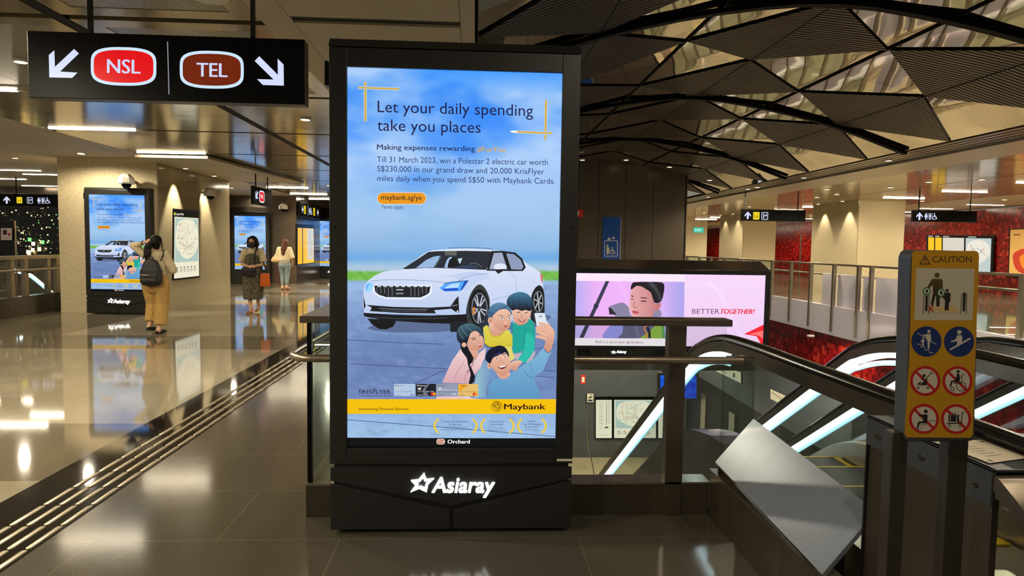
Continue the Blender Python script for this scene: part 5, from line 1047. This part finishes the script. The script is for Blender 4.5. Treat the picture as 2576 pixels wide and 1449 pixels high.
# boards above the platform doors
XP = 6.14
def draw_line(A): A.rect(0, 0, 1, 1, (236, 214, 170)); A.line([(.05, .3), (.95, .72)], .05, (150, 90, 60)); [A.line([(.08+.055*k, .33+.025*k), (.1+.055*k, .16+.03*k)], .014, (150, 130, 110)) for k in range(15)]
def draw_plat(A): A.rect(0, 0, 1, 1, (216, 206, 170)); A.ell(.1, .3, .05, .14, (150, 30, 50)); A.rect(.18, .25, .23, .45, (60, 56, 60)); A.line([(.18, .62), (.45, .68)], .06, (120, 112, 96)); A.rect(.7, .3, .78, .75, (90, 80, 70))
board('platform_board', 'slanted pale platform board on the lower level, nearer the blue screen', 'sign', quad([at(u, v, 0, XP) for u, v in ((1801, 915), (1864, 937), (1864, 964), (1801, 934))]), (-1, 0, 0), None, draw_plat, frame=.05)
board('line_map', 'slanted pale line map above the lower platform doors', 'map', quad([at(u, v, 0, XP) for u, v in ((1938, 978), (1997, 1005), (1996, 1034), (1938, 1003))]), (-1, 0, 0), None, draw_line, frame=.05)
p = at(1467, 955, 1, 17.5); t = thing('call_point_sign', 'small red sign sticking out on the lower level, left of the maps', 'sign', (p.x, 17.5, p.z)); MB().box(p.x-.06, p.x+.06, 17.5, 17.53, p.z-.12, p.z+.12).build('plate', M['cone'], t); MB().box(p.x-.035, p.x+.035, 17.495, 17.5, p.z-.07, p.z+.07).build('symbol', M['white'], t); MB().box(p.x-.3, p.x-.06, 17.51, 17.52, p.z+.02, p.z+.05).build('arm', M['steel'], t)
# floor-standing rail at the lower level
b0 = at(1467, 1150, 1, 15.5); t = thing('tubular_rail', 'bent steel tube rail standing on the lower level floor', 'rail', (b0.x, 15.5, -4.6)); R_ = [at(u, v, 1, 15.5) for u, v in ((1470, 1018), (1478, 1034), (1479, 1115), (1508, 1148))]
zf = -4.57; MB().tube([R_[0], R_[1], R_[2], (R_[3].x, 15.5, zf+.2), (R_[3].x+.1, 15.3, zf), (b0.x-.1, 15.3, zf), (b0.x-.1, 15.5, zf+.1), (R_[2].x-.05, 15.5, zf+.6)], .015, 8).build('tube', M['chrome'], t, smooth=True)
# ================================================================== cameras, cone, fittings
def dome(label, p, n):
    t = thing('dome_camera', label, 'security camera', p, 'dome cameras'); p = Vector(p); n = Vector(n)
    MB().lathe(p, [(.0, .17), (.07, .165), (.155, .09), (.16, 0), (.15, -.03), (0, -.03)], 8).build('cap', M['white'], t); MB().lathe(p+Vector((0, 0, -.03)), [(.09, 0), (.085, -.04), (.05, -.085), (.0, -.1)], 16).build('dome', M['black'], t, smooth=True)
    q = p-n*.3; MB().tube([p+Vector((0, 0, .05)), q+Vector((0, 0, .05))], .03, 8).build('arm', M['white'], t); return t
p = at(318, 459, 1, 13.95); dome('white dome camera on the granite pier above a kiosk', (p.x, 13.95, p.z), (0, -1, 0))
p = at(516, 490, 1, 16.4); dome('white dome camera on the polished side of the granite pier', (p.x+.12, 16.4, p.z), (1, 0, 0))
p = at(713, 524, 1, 24.7); dome('white dome camera on the bronze wall above the surveillance notice', (p.x, 24.7, p.z), (0, -1, 0))
p = at(538, 727, 2, 0); t = thing('safety_cone', 'red plastic safety cone standing beside the granite pier', 'cone', (p.x, p.y, 0)); MB().box(p.x-.2, p.x+.2, p.y-.2, p.y+.2, 0, .04).build('base', M['cone'], t); MB().lathe((p.x, p.y, .04), [(.15, 0), (.05, .66), (.035, .7), (0, .7)], 18).build('body', M['cone'], t, smooth=True)
# ================================================================== tactile guide bars
bar = MB()
rr_ = [[(x*.9**0, y, z) for x, y, z in [(-.016, -.118, 0), (.016, -.118, 0), (.016, .118, 0), (-.016, .118, 0)]]]
prof = lambda s, z: [(s*.017*c_, (.118 if d_ > 0 else -.118)+s*.017*e_, z) for c_, e_, d_ in [(math.cos(math.radians(a)), math.sin(math.radians(a)), 1 if a <= 180 else -1) for a in range(0, 361, 30)]]
bar.rings([prof(1, 0), prof(1, .003), prof(.72, .0055)])
b0 = bar.build('tactile_bar', M['bar'], None, smooth=True); tag(b0, 'steel tactile bar set in the black floor strip', 'tactile bar', 'tactile guide bars in the floor'); first = True
for r in range(4):
    for k in range(26):
        o = b0 if first else b0.copy()
        if not first: COL.objects.link(o)
        first = False; o.location = (-2.165-.0875*r, 2.62+k*.283+.0*r, 0)
# ================================================================== people
def capsule(mb, p0, p1, r0, r1, a=1.0, b=1.0, seg=14, hint=(0, 1, 0), flat=0):
    """tapered round-ended limb; a and b squash the section sideways / front to back"""
    p0, p1 = Vector(p0), Vector(p1); d = p1-p0; L = d.length
    t = d.normalized() if L > 1e-6 else Vector((0, 0, 1)); s = t.cross(Vector(hint))
    if s.length < 1e-3: s = t.cross(Vector((1, 0, 0)))
    s.normalize(); f = s.cross(t); rings = []
    if flat: rings = [(p0, r0), (p1, r1)]
    for k in range(0 if flat else 5):
        an = math.radians(-85+85*k/4); rings.append((p0+t*(r0*math.sin(an)), r0*math.cos(an)))
    for k in range(0 if flat else 5):
        an = math.radians(85*k/4); rings.append((p1+t*(r1*math.sin(an)), r1*math.cos(an)))
    mb.rings([[c+s*(r*a*math.cos(2*math.pi*i/seg))+f*(r*b*math.sin(2*math.pi*i/seg)) for i in range(seg)] for c, r in rings])
def blob(name, caps, m, parent, vox=.009, it=3):
    mb = MB()
    for c in caps: capsule(mb, *c)
    o = mb.build(name, m, None)
    r = o.modifiers.new('r', 'REMESH'); r.mode = 'VOXEL'; r.voxel_size = vox
    if it: sm = o.modifiers.new('s', 'SMOOTH'); sm.iterations = it; sm.factor = .5
    me = bpy.data.meshes.new_from_object(o.evaluated_get(bpy.context.evaluated_depsgraph_get())); o.modifiers.clear()
    old = o.data; o.data = me; bpy.data.meshes.remove(old); me.name = name
    me.polygons.foreach_set('use_smooth', [True]*len(me.polygons))
    Lr = root_loc(parent); me.transform(Matrix.Translation(-Lr)); o.parent = parent; return o
def ring_cloth(name, levels, m, parent, seg=28, folds=0, famp=0):
    """open-bottomed cloth tube: levels (z, cx, cy, rx, ry) from top to hem, given real thickness"""
    mb = MB(); R = []
    for q, (z, cx, cy, rx, ry) in enumerate(levels):
        k = q/(len(levels)-1); R.append([(ox+cx+(rx+famp*k*math.sin(folds*2*math.pi*i/seg))*math.cos(2*math.pi*i/seg), oy+cy+(ry+famp*k*math.sin(folds*2*math.pi*i/seg+1))*math.sin(2*math.pi*i/seg), z) for i in range(seg)])
    mb.rings(R, cap=False); o = mb.build(name, m, parent, smooth=True)
    s = o.modifiers.new('thickness', 'SOLIDIFY'); s.thickness = .006; s.offset = -1; sb = o.modifiers.new('soft', 'SUBSURF'); sb.levels = sb.render_levels = 1
    return o
def foot(p, d, s=1.0, heel=0):
    """foot from ankle point p along heading d"""
    p, d = Vector(p), Vector(d).normalized(); z0 = .03
    return [(p, (p.x-d.x*.03, p.y-d.y*.03, p.z-.05), .036, .034), ((p.x-d.x*.03, p.y-d.y*.03, p.z-.055), (p.x+d.x*.13, p.y+d.y*.13, max(.022, p.z-.085)), .032, .026, 1.15, .8), ((p.x+d.x*.13, p.y+d.y*.13, max(.022, p.z-.085)), (p.x+d.x*.18, p.y+d.y*.18, max(.02, p.z-.09)), .028, .02, 1.4, .7)]
def hand(w, d, n, side=1, curl=.5):
    """palm and five fingers; w wrist, d pointing direction, n out of the back of the hand"""
    w, d, n = Vector(w), Vector(d).normalized(), Vector(n).normalized(); s = d.cross(n).normalized()*side; n = s.cross(d).normalized()*side
    c = [(w, w+d*.045, .022, .028, 1.25, .62, 12, tuple(n)), (w+d*.045, w+d*.075, .030, .030, 1.25, .5, 12, tuple(n))]
    for k, (o, L) in enumerate(((-.028, .058), (-.009, .068), (.010, .064), (.028, .05))):
        b = w+d*.085+s*o; m1 = b+d*(L*.5)-n*(L*.5*curl*.6); m2 = m1+d*(L*.45*(1-curl*.7))-n*(L*.5*curl)
        c += [(b-d*.02, m1, .0088, .0082, 1, 1, 8), (m1, m2, .0082, .0070, 1, 1, 8)]
    b = w+d*.025-s*.026; m1 = b+d*.03-s*.022-n*.006; c += [(b, m1, .011, .0095, 1, 1, 8), (m1, m1+d*.026-s*.004-n*.004, .0095, .008, 1, 1, 8)]
    return c
def head(c, fwd, s=1.0, tilt=0):
    """head with brow, nose, mouth, chin, ears; c centre of the skull"""
    c = Vector(c); f = Vector(fwd).normalized(); u = Vector((0, 0, 1)); r = f.cross(u).normalized(); P = lambda a, b, d: tuple(c+r*(a*s)+f*(b*s)+u*(d*s))
    h = tuple(f)
    return [(P(0, -.015, .02), P(0, .012, .03), .088*s, .085*s, .92, 1, 16, (0, 0, 1)), (P(0, .028, -.02), P(0, .038, -.075), .068*s, .045*s, .95, 1, 14, h), (P(0, .066, -.085), P(0, .068, -.09), .026*s, .024*s), (P(0, .088, -.005), P(0, .106, -.032), .010*s, .014*s, 1, 1, 8),
            (P(-.018, .088, -.066), P(.018, .088, -.066), .009*s, .009*s, 1, .8, 8), (P(-.04, .072, .022), P(.04, .072, .022), .017*s, .017*s), (P(-.082, .0, .008), P(-.086, -.008, -.03), .018*s, .013*s, .5, 1, 8, h), (P(.082, .0, .008), P(.086, -.008, -.03), .018*s, .013*s, .5, 1, 8, h)]
def off(o, pts): return [tuple(Vector(p)+Vector(o)) for p in pts]
# ---------------------------------------------------------------- woman walking away, hand on her head, backpack (seen from behind)
O = at(393, 839, 2, 0); ox, oy = O.x, O.y
def L(x, y, z): return (ox+x, oy+y, z)
pz = thing('person', 'person seen from behind with a raised hand on their ponytail, cream top and khaki trousers', 'person', (ox, oy, 0))
shR, shL = L(.17, 0, 1.285), L(-.17, 0, 1.285); elL, hdL = L(-.315, -.02, 1.415), L(-.11, -.085, 1.47); elR, hdR = L(.275, .02, 1.03), L(.16, .20, 1.09)
caps = head(L(.02, .01, 1.465), (.05, 1, 0)) + [(L(.015, 0, 1.30), L(.02, 0, 1.40), .050, .047), (L(-.1, 0, 1.275), L(.1, 0, 1.275), .062, .062), (L(0, 0, 1.22), L(0, .005, 1.05), .125, .105, 1.15, .75), (L(0, .005, 1.05), L(0, 0, .90), .10, .14, 1.15, .8), (L(0, 0, .9), L(0, 0, .82), .145, .14, 1.15, .85),
        (shL, elL, .050, .038), (elL, hdL, .038, .025), (shR, elR, .050, .038), (elR, hdR, .037, .025),
        (L(-.085, 0, .82), L(-.075, .07, .47), .088, .056), (L(-.075, .07, .47), L(-.09, -.02, .14), .056, .033), (L(.09, 0, .82), L(.085, .03, .46), .088, .056), (L(.085, .03, .46), L(.07, -.06, .09), .056, .034)]
caps += foot(L(-.09, -.02, .15), (.12, .8, 0)) + foot(L(.07, -.06, .095), (.15, 1, 0)) + hand(hdL, (1, -.05, .08), (0, -1, .1), 1, .35) + hand(hdR, (-.3, .6, .5), (.6, .5, 0), -1, .8)
blob('body', caps, M['skin'], pz, .0075, 2)
top = [(L(-.11, 0, 1.275), L(.11, 0, 1.275), .074, .074), (L(0, 0, 1.23), L(0, 0, 1.04), .135, .14, 1.2, .8), (L(0, 0, 1.04), L(0, 0, .90), .145, .16, 1.15, .8), (shL, elL, .066, .060), (elL, L(-.20, -.06, 1.445), .058, .040), (shR, elR, .068, .062), (elR, L(.20, .15, 1.07), .058, .042)]
blob('blouse', top, M['cream_cloth'], pz, .010, 3)
tr = [(L(0, 0, .90), L(0, 0, .80), .165, .175, 1.14, .86), (L(-.10, 0, .80), L(-.085, .06, .50), .115, .092), (L(-.085, .06, .50), L(-.092, .0, .20), .088, .082, 1, 1, 18, (0, 1, 0), 1), (L(.105, 0, .80), L(.095, .03, .48), .118, .098), (L(.095, .03, .50), L(.085, -.035, .145), .100, .098, 1, 1, 18, (0, 1, 0), 1)]
blob('trousers', tr, M['khaki'], pz, .010, 3)
hr = [(L(.02, -.012, 1.49), L(.02, .0, 1.50), .099, .098, .95, 1), (L(.03, -.03, 1.45), L(.035, -.025, 1.40), .082, .05, 1, .8)]
blob('hair', hr, M['hair'], pz, .008, 2)
pt = [(L(-.01, -.085, 1.47), L(-.045, -.13, 1.40), .04, .050), (L(-.045, -.13, 1.40), L(-.055, -.14, 1.28), .050, .052, 1.1, .7), (L(-.055, -.14, 1.28), L(-.055, -.135, 1.17), .052, .025, 1.1, .6), (L(-.05, -.13, 1.36), L(-.14, -.12, 1.20), .02, .008), (L(.115, -.0, 1.46), L(.122, -.01, 1.34), .012, .008)]
blob('ponytail', pt, M['hair'], pz, .008, 2)
for (p, d, nm) in ((L(-.09, -.02, .15), (.12, .8), 1), (L(.07, -.06, .095), (.15, 1), 1)):
    dd = Vector((d[0], d[1], 0)).normalized(); p = Vector(p); q = p-dd*.035
    blob('shoe', [((q.x, q.y, p.z-.062), (p.x+dd.x*.12, p.y+dd.y*.12, max(.026, p.z-.085)), .038, .034, 1.1, .75), ((p.x+dd.x*.12, p.y+dd.y*.12, max(.026, p.z-.085)), (p.x+dd.x*.19, p.y+dd.y*.19, max(.02, p.z-.09)), .036, .02, 1.15, .65)], M['black_cloth'], pz, .007, 2)
w1 = L(-.145, -.08, 1.462); MB().tube([tuple(Vector(w1)+Vector((.006*math.cos(a), .031*math.cos(a), .031*math.sin(a)))) for a in [2*math.pi*k/16 for k in range(17)]], .006, 6).build('bracelet', M['black_cloth'], pz)
bp = thing('backpack', 'black backpack worn by the person in khaki trousers', 'backpack', (ox+.0, oy-.2, .8))
blob('bag', [(L(.03, -.205, .86), L(.03, -.195, 1.02), .085, .085, 2.05, .9), (L(.03, -.20, 1.02), L(.025, -.19, 1.14), .085, .065, 1.9, .85), (L(-.06, -.2, .855), L(.12, -.2, .855), .07, .07), (L(.02, -.19, 1.14), L(.02, -.185, 1.19), .065, .035, 1.6, .85)], M['black_cloth'], bp, .01, 3)
fp_ = blob('front_pocket', [(L(-.05, -.255, .87), L(.11, -.255, .87), .06, .06), (L(-.05, -.255, .93), L(.11, -.255, .93), .05, .05)], M['black_cloth'], bp, .01, 3)
MB().tube([L(-.09, -.300, .965), L(.03, -.318, .962), L(.15, -.300, .965)], .005, 6).build('zip', M['steel'], fp_, label='metal zip across the front pocket')
MB().tube(smooth_pts([L(.15, -.13, 1.18), L(.17, -.10, 1.26), L(.155, -.03, 1.345), L(.15, .08, 1.27), L(.155, .12, 1.15)], 4, False), .026, 8, .007, up=(1, .2, 0)).build('strap', M['black_cloth'], bp, smooth=True)
MB().tube(smooth_pts([L(-.07, -.13, 1.18), L(-.11, -.10, 1.26), L(-.11, -.03, 1.345), L(-.12, .08, 1.27), L(-.13, .12, 1.15)], 4, False), .026, 8, .007, up=(1, .2, 0)).build('strap', M['black_cloth'], bp, smooth=True)
MB().tube(smooth_pts([L(-.01, -.19, 1.20), L(.0, -.19, 1.245), L(.05, -.19, 1.245), L(.06, -.19, 1.20)], 4, False), .008, 8).build('grab_handle', M['black_cloth'], bp, smooth=True)
# ---------------------------------------------------------------- woman walking towards the viewer with mask, sling bag and orange tote
O = at(637, 787, 2, 0); ox, oy = O.x, O.y
pz = thing('person', 'woman in black face mask and speckled dress walking towards the viewer with orange tote', 'person', (ox, oy, 0))
f = (0, -1, 0)
shA, shB = L(-.165, 0, 1.30), L(.165, 0, 1.30); eA, hA = L(-.215, .0, 1.03), L(-.045, -.165, .985); eB, hB = L(.215, .0, 1.03), L(.12, -.17, 1.0)
caps = head(L(0, -.01, 1.49), f) + [(L(0, 0, 1.32), L(0, 0, 1.42), .050, .048), (L(-.1, 0, 1.295), L(.1, 0, 1.295), .06, .06), (L(0, 0, 1.23), L(0, 0, 1.06), .125, .11, 1.12, .78), (L(0, 0, 1.06), L(0, 0, .86), .11, .14, 1.15, .82),
        (shA, eA, .048, .036), (eA, hA, .036, .024), (shB, eB, .048, .036), (eB, hB, .036, .024),
        (L(-.08, 0, .82), L(-.06, -.05, .46), .088, .055), (L(-.06, -.05, .46), L(-.01, -.12, .10), .055, .032), (L(.08, 0, .82), L(.08, .06, .48), .088, .055), (L(.08, .06, .48), L(.06, .16, .16), .055, .033)]
caps += foot(L(-.01, -.12, .10), (-.1, -1, 0)) + foot(L(.06, .16, .16), (.05, -1, 0)) + hand(hA, (.85, -.3, .05), (0, -.7, .6), -1, .9) + hand(hB, (-.75, -.5, 0), (.1, -.6, .7), 1, .9)
blob('body', caps, M['skin'], pz, .0075, 2)
blob('shirt', [(L(-.11, 0, 1.29), L(.11, 0, 1.29), .074, .074), (L(0, 0, 1.345), L(0, 0, 1.36), .062, .058), (L(0, 0, 1.24), L(0, 0, 1.04), .138, .128, 1.16, .82), (shA, L(-.19, 0, 1.20), .066, .066), (L(-.175, 0, 1.25), L(-.222, 0, 1.085), .068, .078, 1, 1, 18, (0, 1, 0), 1), (shB, L(.19, 0, 1.20), .066, .066), (L(.175, 0, 1.25), L(.222, 0, 1.085), .068, .078, 1, 1, 18, (0, 1, 0), 1)], M['cream_cloth'], pz, .01, 3)
ring_cloth('dress', [(1.26, 0, -.01, .115, .108), (1.22, 0, -.005, .155, .122), (1.12, 0, 0, .168, .125), (.98, 0, 0, .175, .128), (.84, 0, 0, .205, .15), (.66, 0, 0, .215, .165), (.48, 0, -.005, .212, .175), (.36, .0, -.005, .20, .18), (.29, 0, -.005, .185, .18)], M['dress'], pz, 36, 7, .012)
for x in (-.098, .098): MB().tube(smooth_pts([L(x*1.0, -.105, 1.25), L(x, -.085, 1.33), L(x*1.0, -.0, 1.375), L(x, .08, 1.32), L(x, .105, 1.24)], 4, False), .005, 6).build('shoulder_strap', M['dress'], pz, smooth=True)
blob('hair', [(L(0, .012, 1.525), L(0, .012, 1.515), .107, .106, 1, 1), (L(-.085, .005, 1.50), L(-.088, -.005, 1.405), .040, .030), (L(.085, .005, 1.50), L(.088, -.005, 1.405), .040, .030), (L(-.055, -.058, 1.562), L(.055, -.058, 1.562), .036, .036), (L(-.065, -.06, 1.55), L(-.083, -.05, 1.47), .026, .02), (L(.065, -.06, 1.55), L(.083, -.05, 1.47), .026, .02), (L(-.06, .05, 1.44), L(.06, .05, 1.44), .06, .06)], M['hair'], pz, .008, 2)
blob('face_mask', [(L(-.05, -.062, 1.455), L(.05, -.062, 1.455), .034, .034), (L(0, -.108, 1.462), L(0, -.095, 1.405), .032, .036, 1.6, .8), (L(-.03, -.07, 1.40), L(.03, -.07, 1.40), .03, .03)], M['black_cloth'], pz, .007, 2)
for x in (-.034, .034):
    e = blob('eye', [(L(x-.008, -.094, 1.498), L(x+.008, -.094, 1.498), .007, .007)], M['black'], pz, .003, 1); blob('eyebrow', [(L(x-.016, -.096, 1.522), L(x+.016, -.096, 1.523), .005, .005)], M['hair'], pz, .003, 1)
for p, d in ((L(-.01, -.12, .10), (-.1, -1, 0)), (L(.06, .16, .16), (.05, -1, 0))):
    p = Vector(p); dd = Vector(d).normalized(); blob('shoe', [((p.x-dd.x*.05, p.y-dd.y*.05, max(.02, p.z-.10)), (p.x+dd.x*.17, p.y+dd.y*.17, max(.016, p.z-.12)), .036, .034, 1.15, .5), ((p.x+dd.x*.10, p.y+dd.y*.10, max(.04, p.z-.085)), (p.x+dd.x*.14, p.y+dd.y*.14, max(.03, p.z-.09)), .034, .03, 1.25, .6)], M['tan'], pz, .007, 2)
sb = thing('sling_bag', 'black sling bag across the front of the masked woman', 'bag', (ox-.02, oy-.2, .85))
blob('pouch', [(L(-.11, -.20, .90), L(.05, -.20, .90), .075, .075, 1, .62), (L(-.10, -.20, .85), L(.05, -.20, .84), .07, .07, 1, .6)], M['black_cloth'], sb, .009, 3)
MB().tube(smooth_pts([L(.07, -.20, .93), L(.085, -.165, 1.05), L(.09, -.155, 1.2), L(.105, -.105, 1.335), L(.10, 0, 1.385), L(.03, .12, 1.28), L(-.15, .15, 1.05), L(-.2, .02, .95), L(-.14, -.17, .92)], 5, False), .022, 8, .005, up=(0, 1, 0)).build('strap', M['black_cloth'], sb, smooth=True)
tb = thing('tote_bag', 'orange tote bag with black handles hanging from the masked woman\'s arm', 'bag', (ox+.27, oy-.06, .56))
tz = MB(); tz.rings([[(ox+.27+sx*a, oy-.06+sy*b, z) for sx, sy in ((-1, -1), (1, -1), (1, 1), (-1, 1))] for z, a, b in ((.565, .085, .05), (.60, .095, .06), (.80, .085, .055), (.845, .08, .04))], cap=True); tz.build('sack', M['orange'], tb, bevel=.012, smooth=True)
for y in (-.035, .035): MB().tube(smooth_pts([L(.21, -.06+y, .82), L(.20, -.05+y*.6, .95), L(.205, -.03, 1.055), L(.235, -.03, 1.06), L(.28, -.05+y*.6, .95), L(.325, -.06+y, .82)], 5, False), .014, 8, .005, up=(0, 1, 0)).build('handle', M['black_cloth'], tb, smooth=True)
# ---------------------------------------------------------------- woman walking away at the back
O = at(716, 730, 2, 0); ox, oy = O.x, O.y
pz = thing('person', 'person with long brown hair walking away in a cream blouse and pale jeans', 'person', (ox, oy, 0))
shA, shB = L(-.165, 0, 1.29), L(.165, 0, 1.29); eA, hA = L(-.22, .02, 1.04), L(-.15, .17, 1.10); eB, hB = L(.24, .02, 1.03), L(.21, .08, .82)
caps = head(L(.03, .02, 1.475), (.1, 1, -.1)) + [(L(0, 0, 1.30), L(.02, 0, 1.40), .05, .047), (L(-.1, 0, 1.28), L(.1, 0, 1.28), .06, .06), (L(0, 0, 1.22), L(0, 0, 1.05), .122, .105, 1.12, .78), (L(0, 0, 1.05), L(0, 0, .84), .105, .138, 1.15, .84), (shA, eA, .046, .036), (eA, hA, .035, .024), (shB, eB, .046, .036), (eB, hB, .035, .024),
        (L(-.085, 0, .82), L(-.07, .04, .47), .088, .056), (L(-.07, .04, .47), L(-.055, -.04, .13), .056, .033), (L(.085, 0, .82), L(.08, .0, .47), .088, .056), (L(.08, 0, .47), L(.085, -.08, .14), .056, .033)] + foot(L(-.055, -.04, .13), (0, 1, 0)) + foot(L(.085, -.08, .14), (.2, 1, 0)) + hand(hA, (.2, .6, .4), (-.8, 0, .3), 1, .8) + hand(hB, (-.1, .3, -1), (1, .2, 0), 1, .5)
blob('body', caps, M['skin'], pz, .009, 2)
blob('blouse', [(L(-.11, 0, 1.28), L(.11, 0, 1.28), .075, .075), (L(0, 0, 1.22), L(0, 0, .96), .14, .15, 1.22, .84), (shA, L(-.2, .01, 1.18), .066, .062), (L(-.18, 0, 1.24), L(-.228, .015, 1.03), .066, .066, 1, 1, 18, (0, 1, 0), 1), (shB, L(.2, .01, 1.18), .066, .062), (L(.18, 0, 1.24), L(.245, .015, 1.0), .066, .072, 1, 1, 18, (0, 1, 0), 1)], M['cream_cloth'], pz, .011, 3)
blob('undershirt', [(L(0, 0, .93), L(0, 0, .85), .150, .160, 1.15, .84)], M['grey_cloth'], pz, .011, 2)
blob('jeans', [(L(0, 0, .86), L(0, 0, .79), .150, .155, 1.15, .88), (L(-.09, 0, .80), L(-.072, .04, .48), .104, .072), (L(-.072, .04, .48), L(-.057, -.025, .20), .074, .050), (L(.09, 0, .80), L(.082, 0, .48), .104, .072), (L(.082, 0, .48), L(.086, -.065, .20), .074, .050)], M['denim'], pz, .011, 3)
blob('hair', [(L(.03, .005, 1.50), L(.03, .0, 1.49), .102, .102, .95, 1), (L(.03, -.045, 1.46), L(.0, -.09, 1.28), .088, .078, 1.15, .6), (L(.0, -.09, 1.28), L(-.01, -.125, 1.14), .075, .05, 1.1, .5)], M['hair_brown'], pz, .009, 2)
for p, d in ((L(-.055, -.04, .13), (0, 1, 0)), (L(.085, -.08, .14), (.2, 1, 0))):
    p = Vector(p); dd = Vector(d).normalized(); blob('shoe', [((p.x-dd.x*.04, p.y-dd.y*.04, p.z-.07), (p.x+dd.x*.16, p.y+dd.y*.16, .028), .038, .032, 1.1, .7), ((p.x-dd.x*.055, p.y-dd.y*.055, p.z-.08), (p.x-dd.x*.055, p.y-dd.y*.055, .022), .022, .018)], M['tan'], pz, .008, 2)
hb = thing('handbag', 'beige handbag on the arm of the person with long brown hair', 'bag', (ox-.3, oy+.02, .95))
blob('bag', [(L(-.33, .04, .985), L(-.21, -.02, .985), .065, .065, 1, .8), (L(-.36, .05, .93), L(-.19, -.03, .93), .07, .07, 1, .8), (L(-.28, .02, 1.06), L(-.24, .0, 1.06), .05, .05, 1, .8)], M['bag_beige'], hb, .01, 3)
for y in (-.03, .03): MB().tube(smooth_pts([L(-.31, .03+y, 1.04), L(-.27, .04+y*.5, 1.13), L(-.225, .05, 1.16), L(-.20, .02+y*.5, 1.12), L(-.20, -.01+y, 1.03)], 4, False), .009, 8).build('handle', M['bag_beige'], hb, smooth=True)
# ================================================================== labels that tell the members of each row apart
ORD = 'nearest,second,third,fourth,fifth,sixth,seventh,eighth,ninth,tenth,eleventh,twelfth,thirteenth,fourteenth,fifteenth,sixteenth,seventeenth,eighteenth,nineteenth,twentieth,twenty-first,twenty-second,twenty-third,twenty-fourth,twenty-fifth,twenty-sixth'.split(',')
BASE = {'strip lights of the left hall': 'slim strip light across the left hall ceiling', 'strip lights beyond the left railing': 'strip light over the far left area beyond the railing',
        'strip lights of the right hall': 'strip light before the pale columns of the right hall', 'strip lights along the red wall': 'strip light in the cream ceiling by the red wall',
        'downlights around the granite pier': 'round downlight in the left ceiling around the granite pier', 'downlights on the granite pier': 'downlight washing the polished granite pier', 'downlights on the nearest pale column': 'downlight washing the nearest pale column',
        'downlights on the second pale column': 'downlight washing the second pale column', 'added downlights along the black floor strip': 'added fill downlight above the black floor strip',
        'added downlights over the pale floor': 'added fill downlight above the pale left floor', 'added downlights at far left': 'added fill downlight in the far left cream ceiling',
        'added downlights beside the vault': 'added fill downlight in the cream margin beside the vault', 'added downlights in the cream soffit': 'added fill downlight in the grooved soffit right of the vault',
        'added downlights by the right railing': 'added fill downlight in the right hall near the railing', 'added downlights before the red wall': 'added fill downlight in the cream ceiling before the red wall',
        'downlights in the right hall': 'tiny unlit-side downlight in the glossy right hall ceiling', 'added lamps of the lower level': 'added linear fill lamp of the lower level',
        'added downlights of the lower level': 'added fill downlight of the lower level', 'added downlights over the escalator landing': 'added fill downlight on the vault over the landing', 'downlights above the lift shaft': 'small bright downlight on the vault above the lift shaft'}
BASE['downlights in the right hall'] = 'tiny downlight in the glossy right hall ceiling'
def in_frame(o):
    d = o.matrix_world.translation - Vector((0, 0, CAM_H)); w = d.dot(FW)
    return w > .1 and abs(F_PX*d.dot(RT)/w) < 1300 and abs(F_PX*d.dot(UP)/w) < 740
bpy.context.view_layer.update()
rows = {}
for o in bpy.data.objects:
    if o.parent is None and o.get('group') in BASE: rows.setdefault(o['group'], []).append(o)
for g, mem in rows.items():
    mem.sort(key=lambda o: (o.matrix_world.translation - Vector((0, 0, CAM_H))).length)
    k = 0
    for o in mem:
        if in_frame(o): o['label'] = BASE[g] + ', ' + ORD[k] + (' to' if k == 0 else ' from') + ' the viewer'; k += 1
        else: o['label'] = BASE[g] + ', out of the picture'
ROWS = ('nearest the dark tiles', 'second from the dark tiles', 'third from the dark tiles', 'along the pale floor')
bars_ = sorted((o for o in bpy.data.objects if o.get('category') == 'tactile bar'), key=lambda o: (-round(o.location.x, 3), o.location.y))
for i, o in enumerate(bars_):
    r, k = divmod(i, 26); o['label'] = 'steel tactile bar, %s %s the viewer in the row %s' % (ORD[k], 'to' if k == 0 else 'from', ROWS[r])
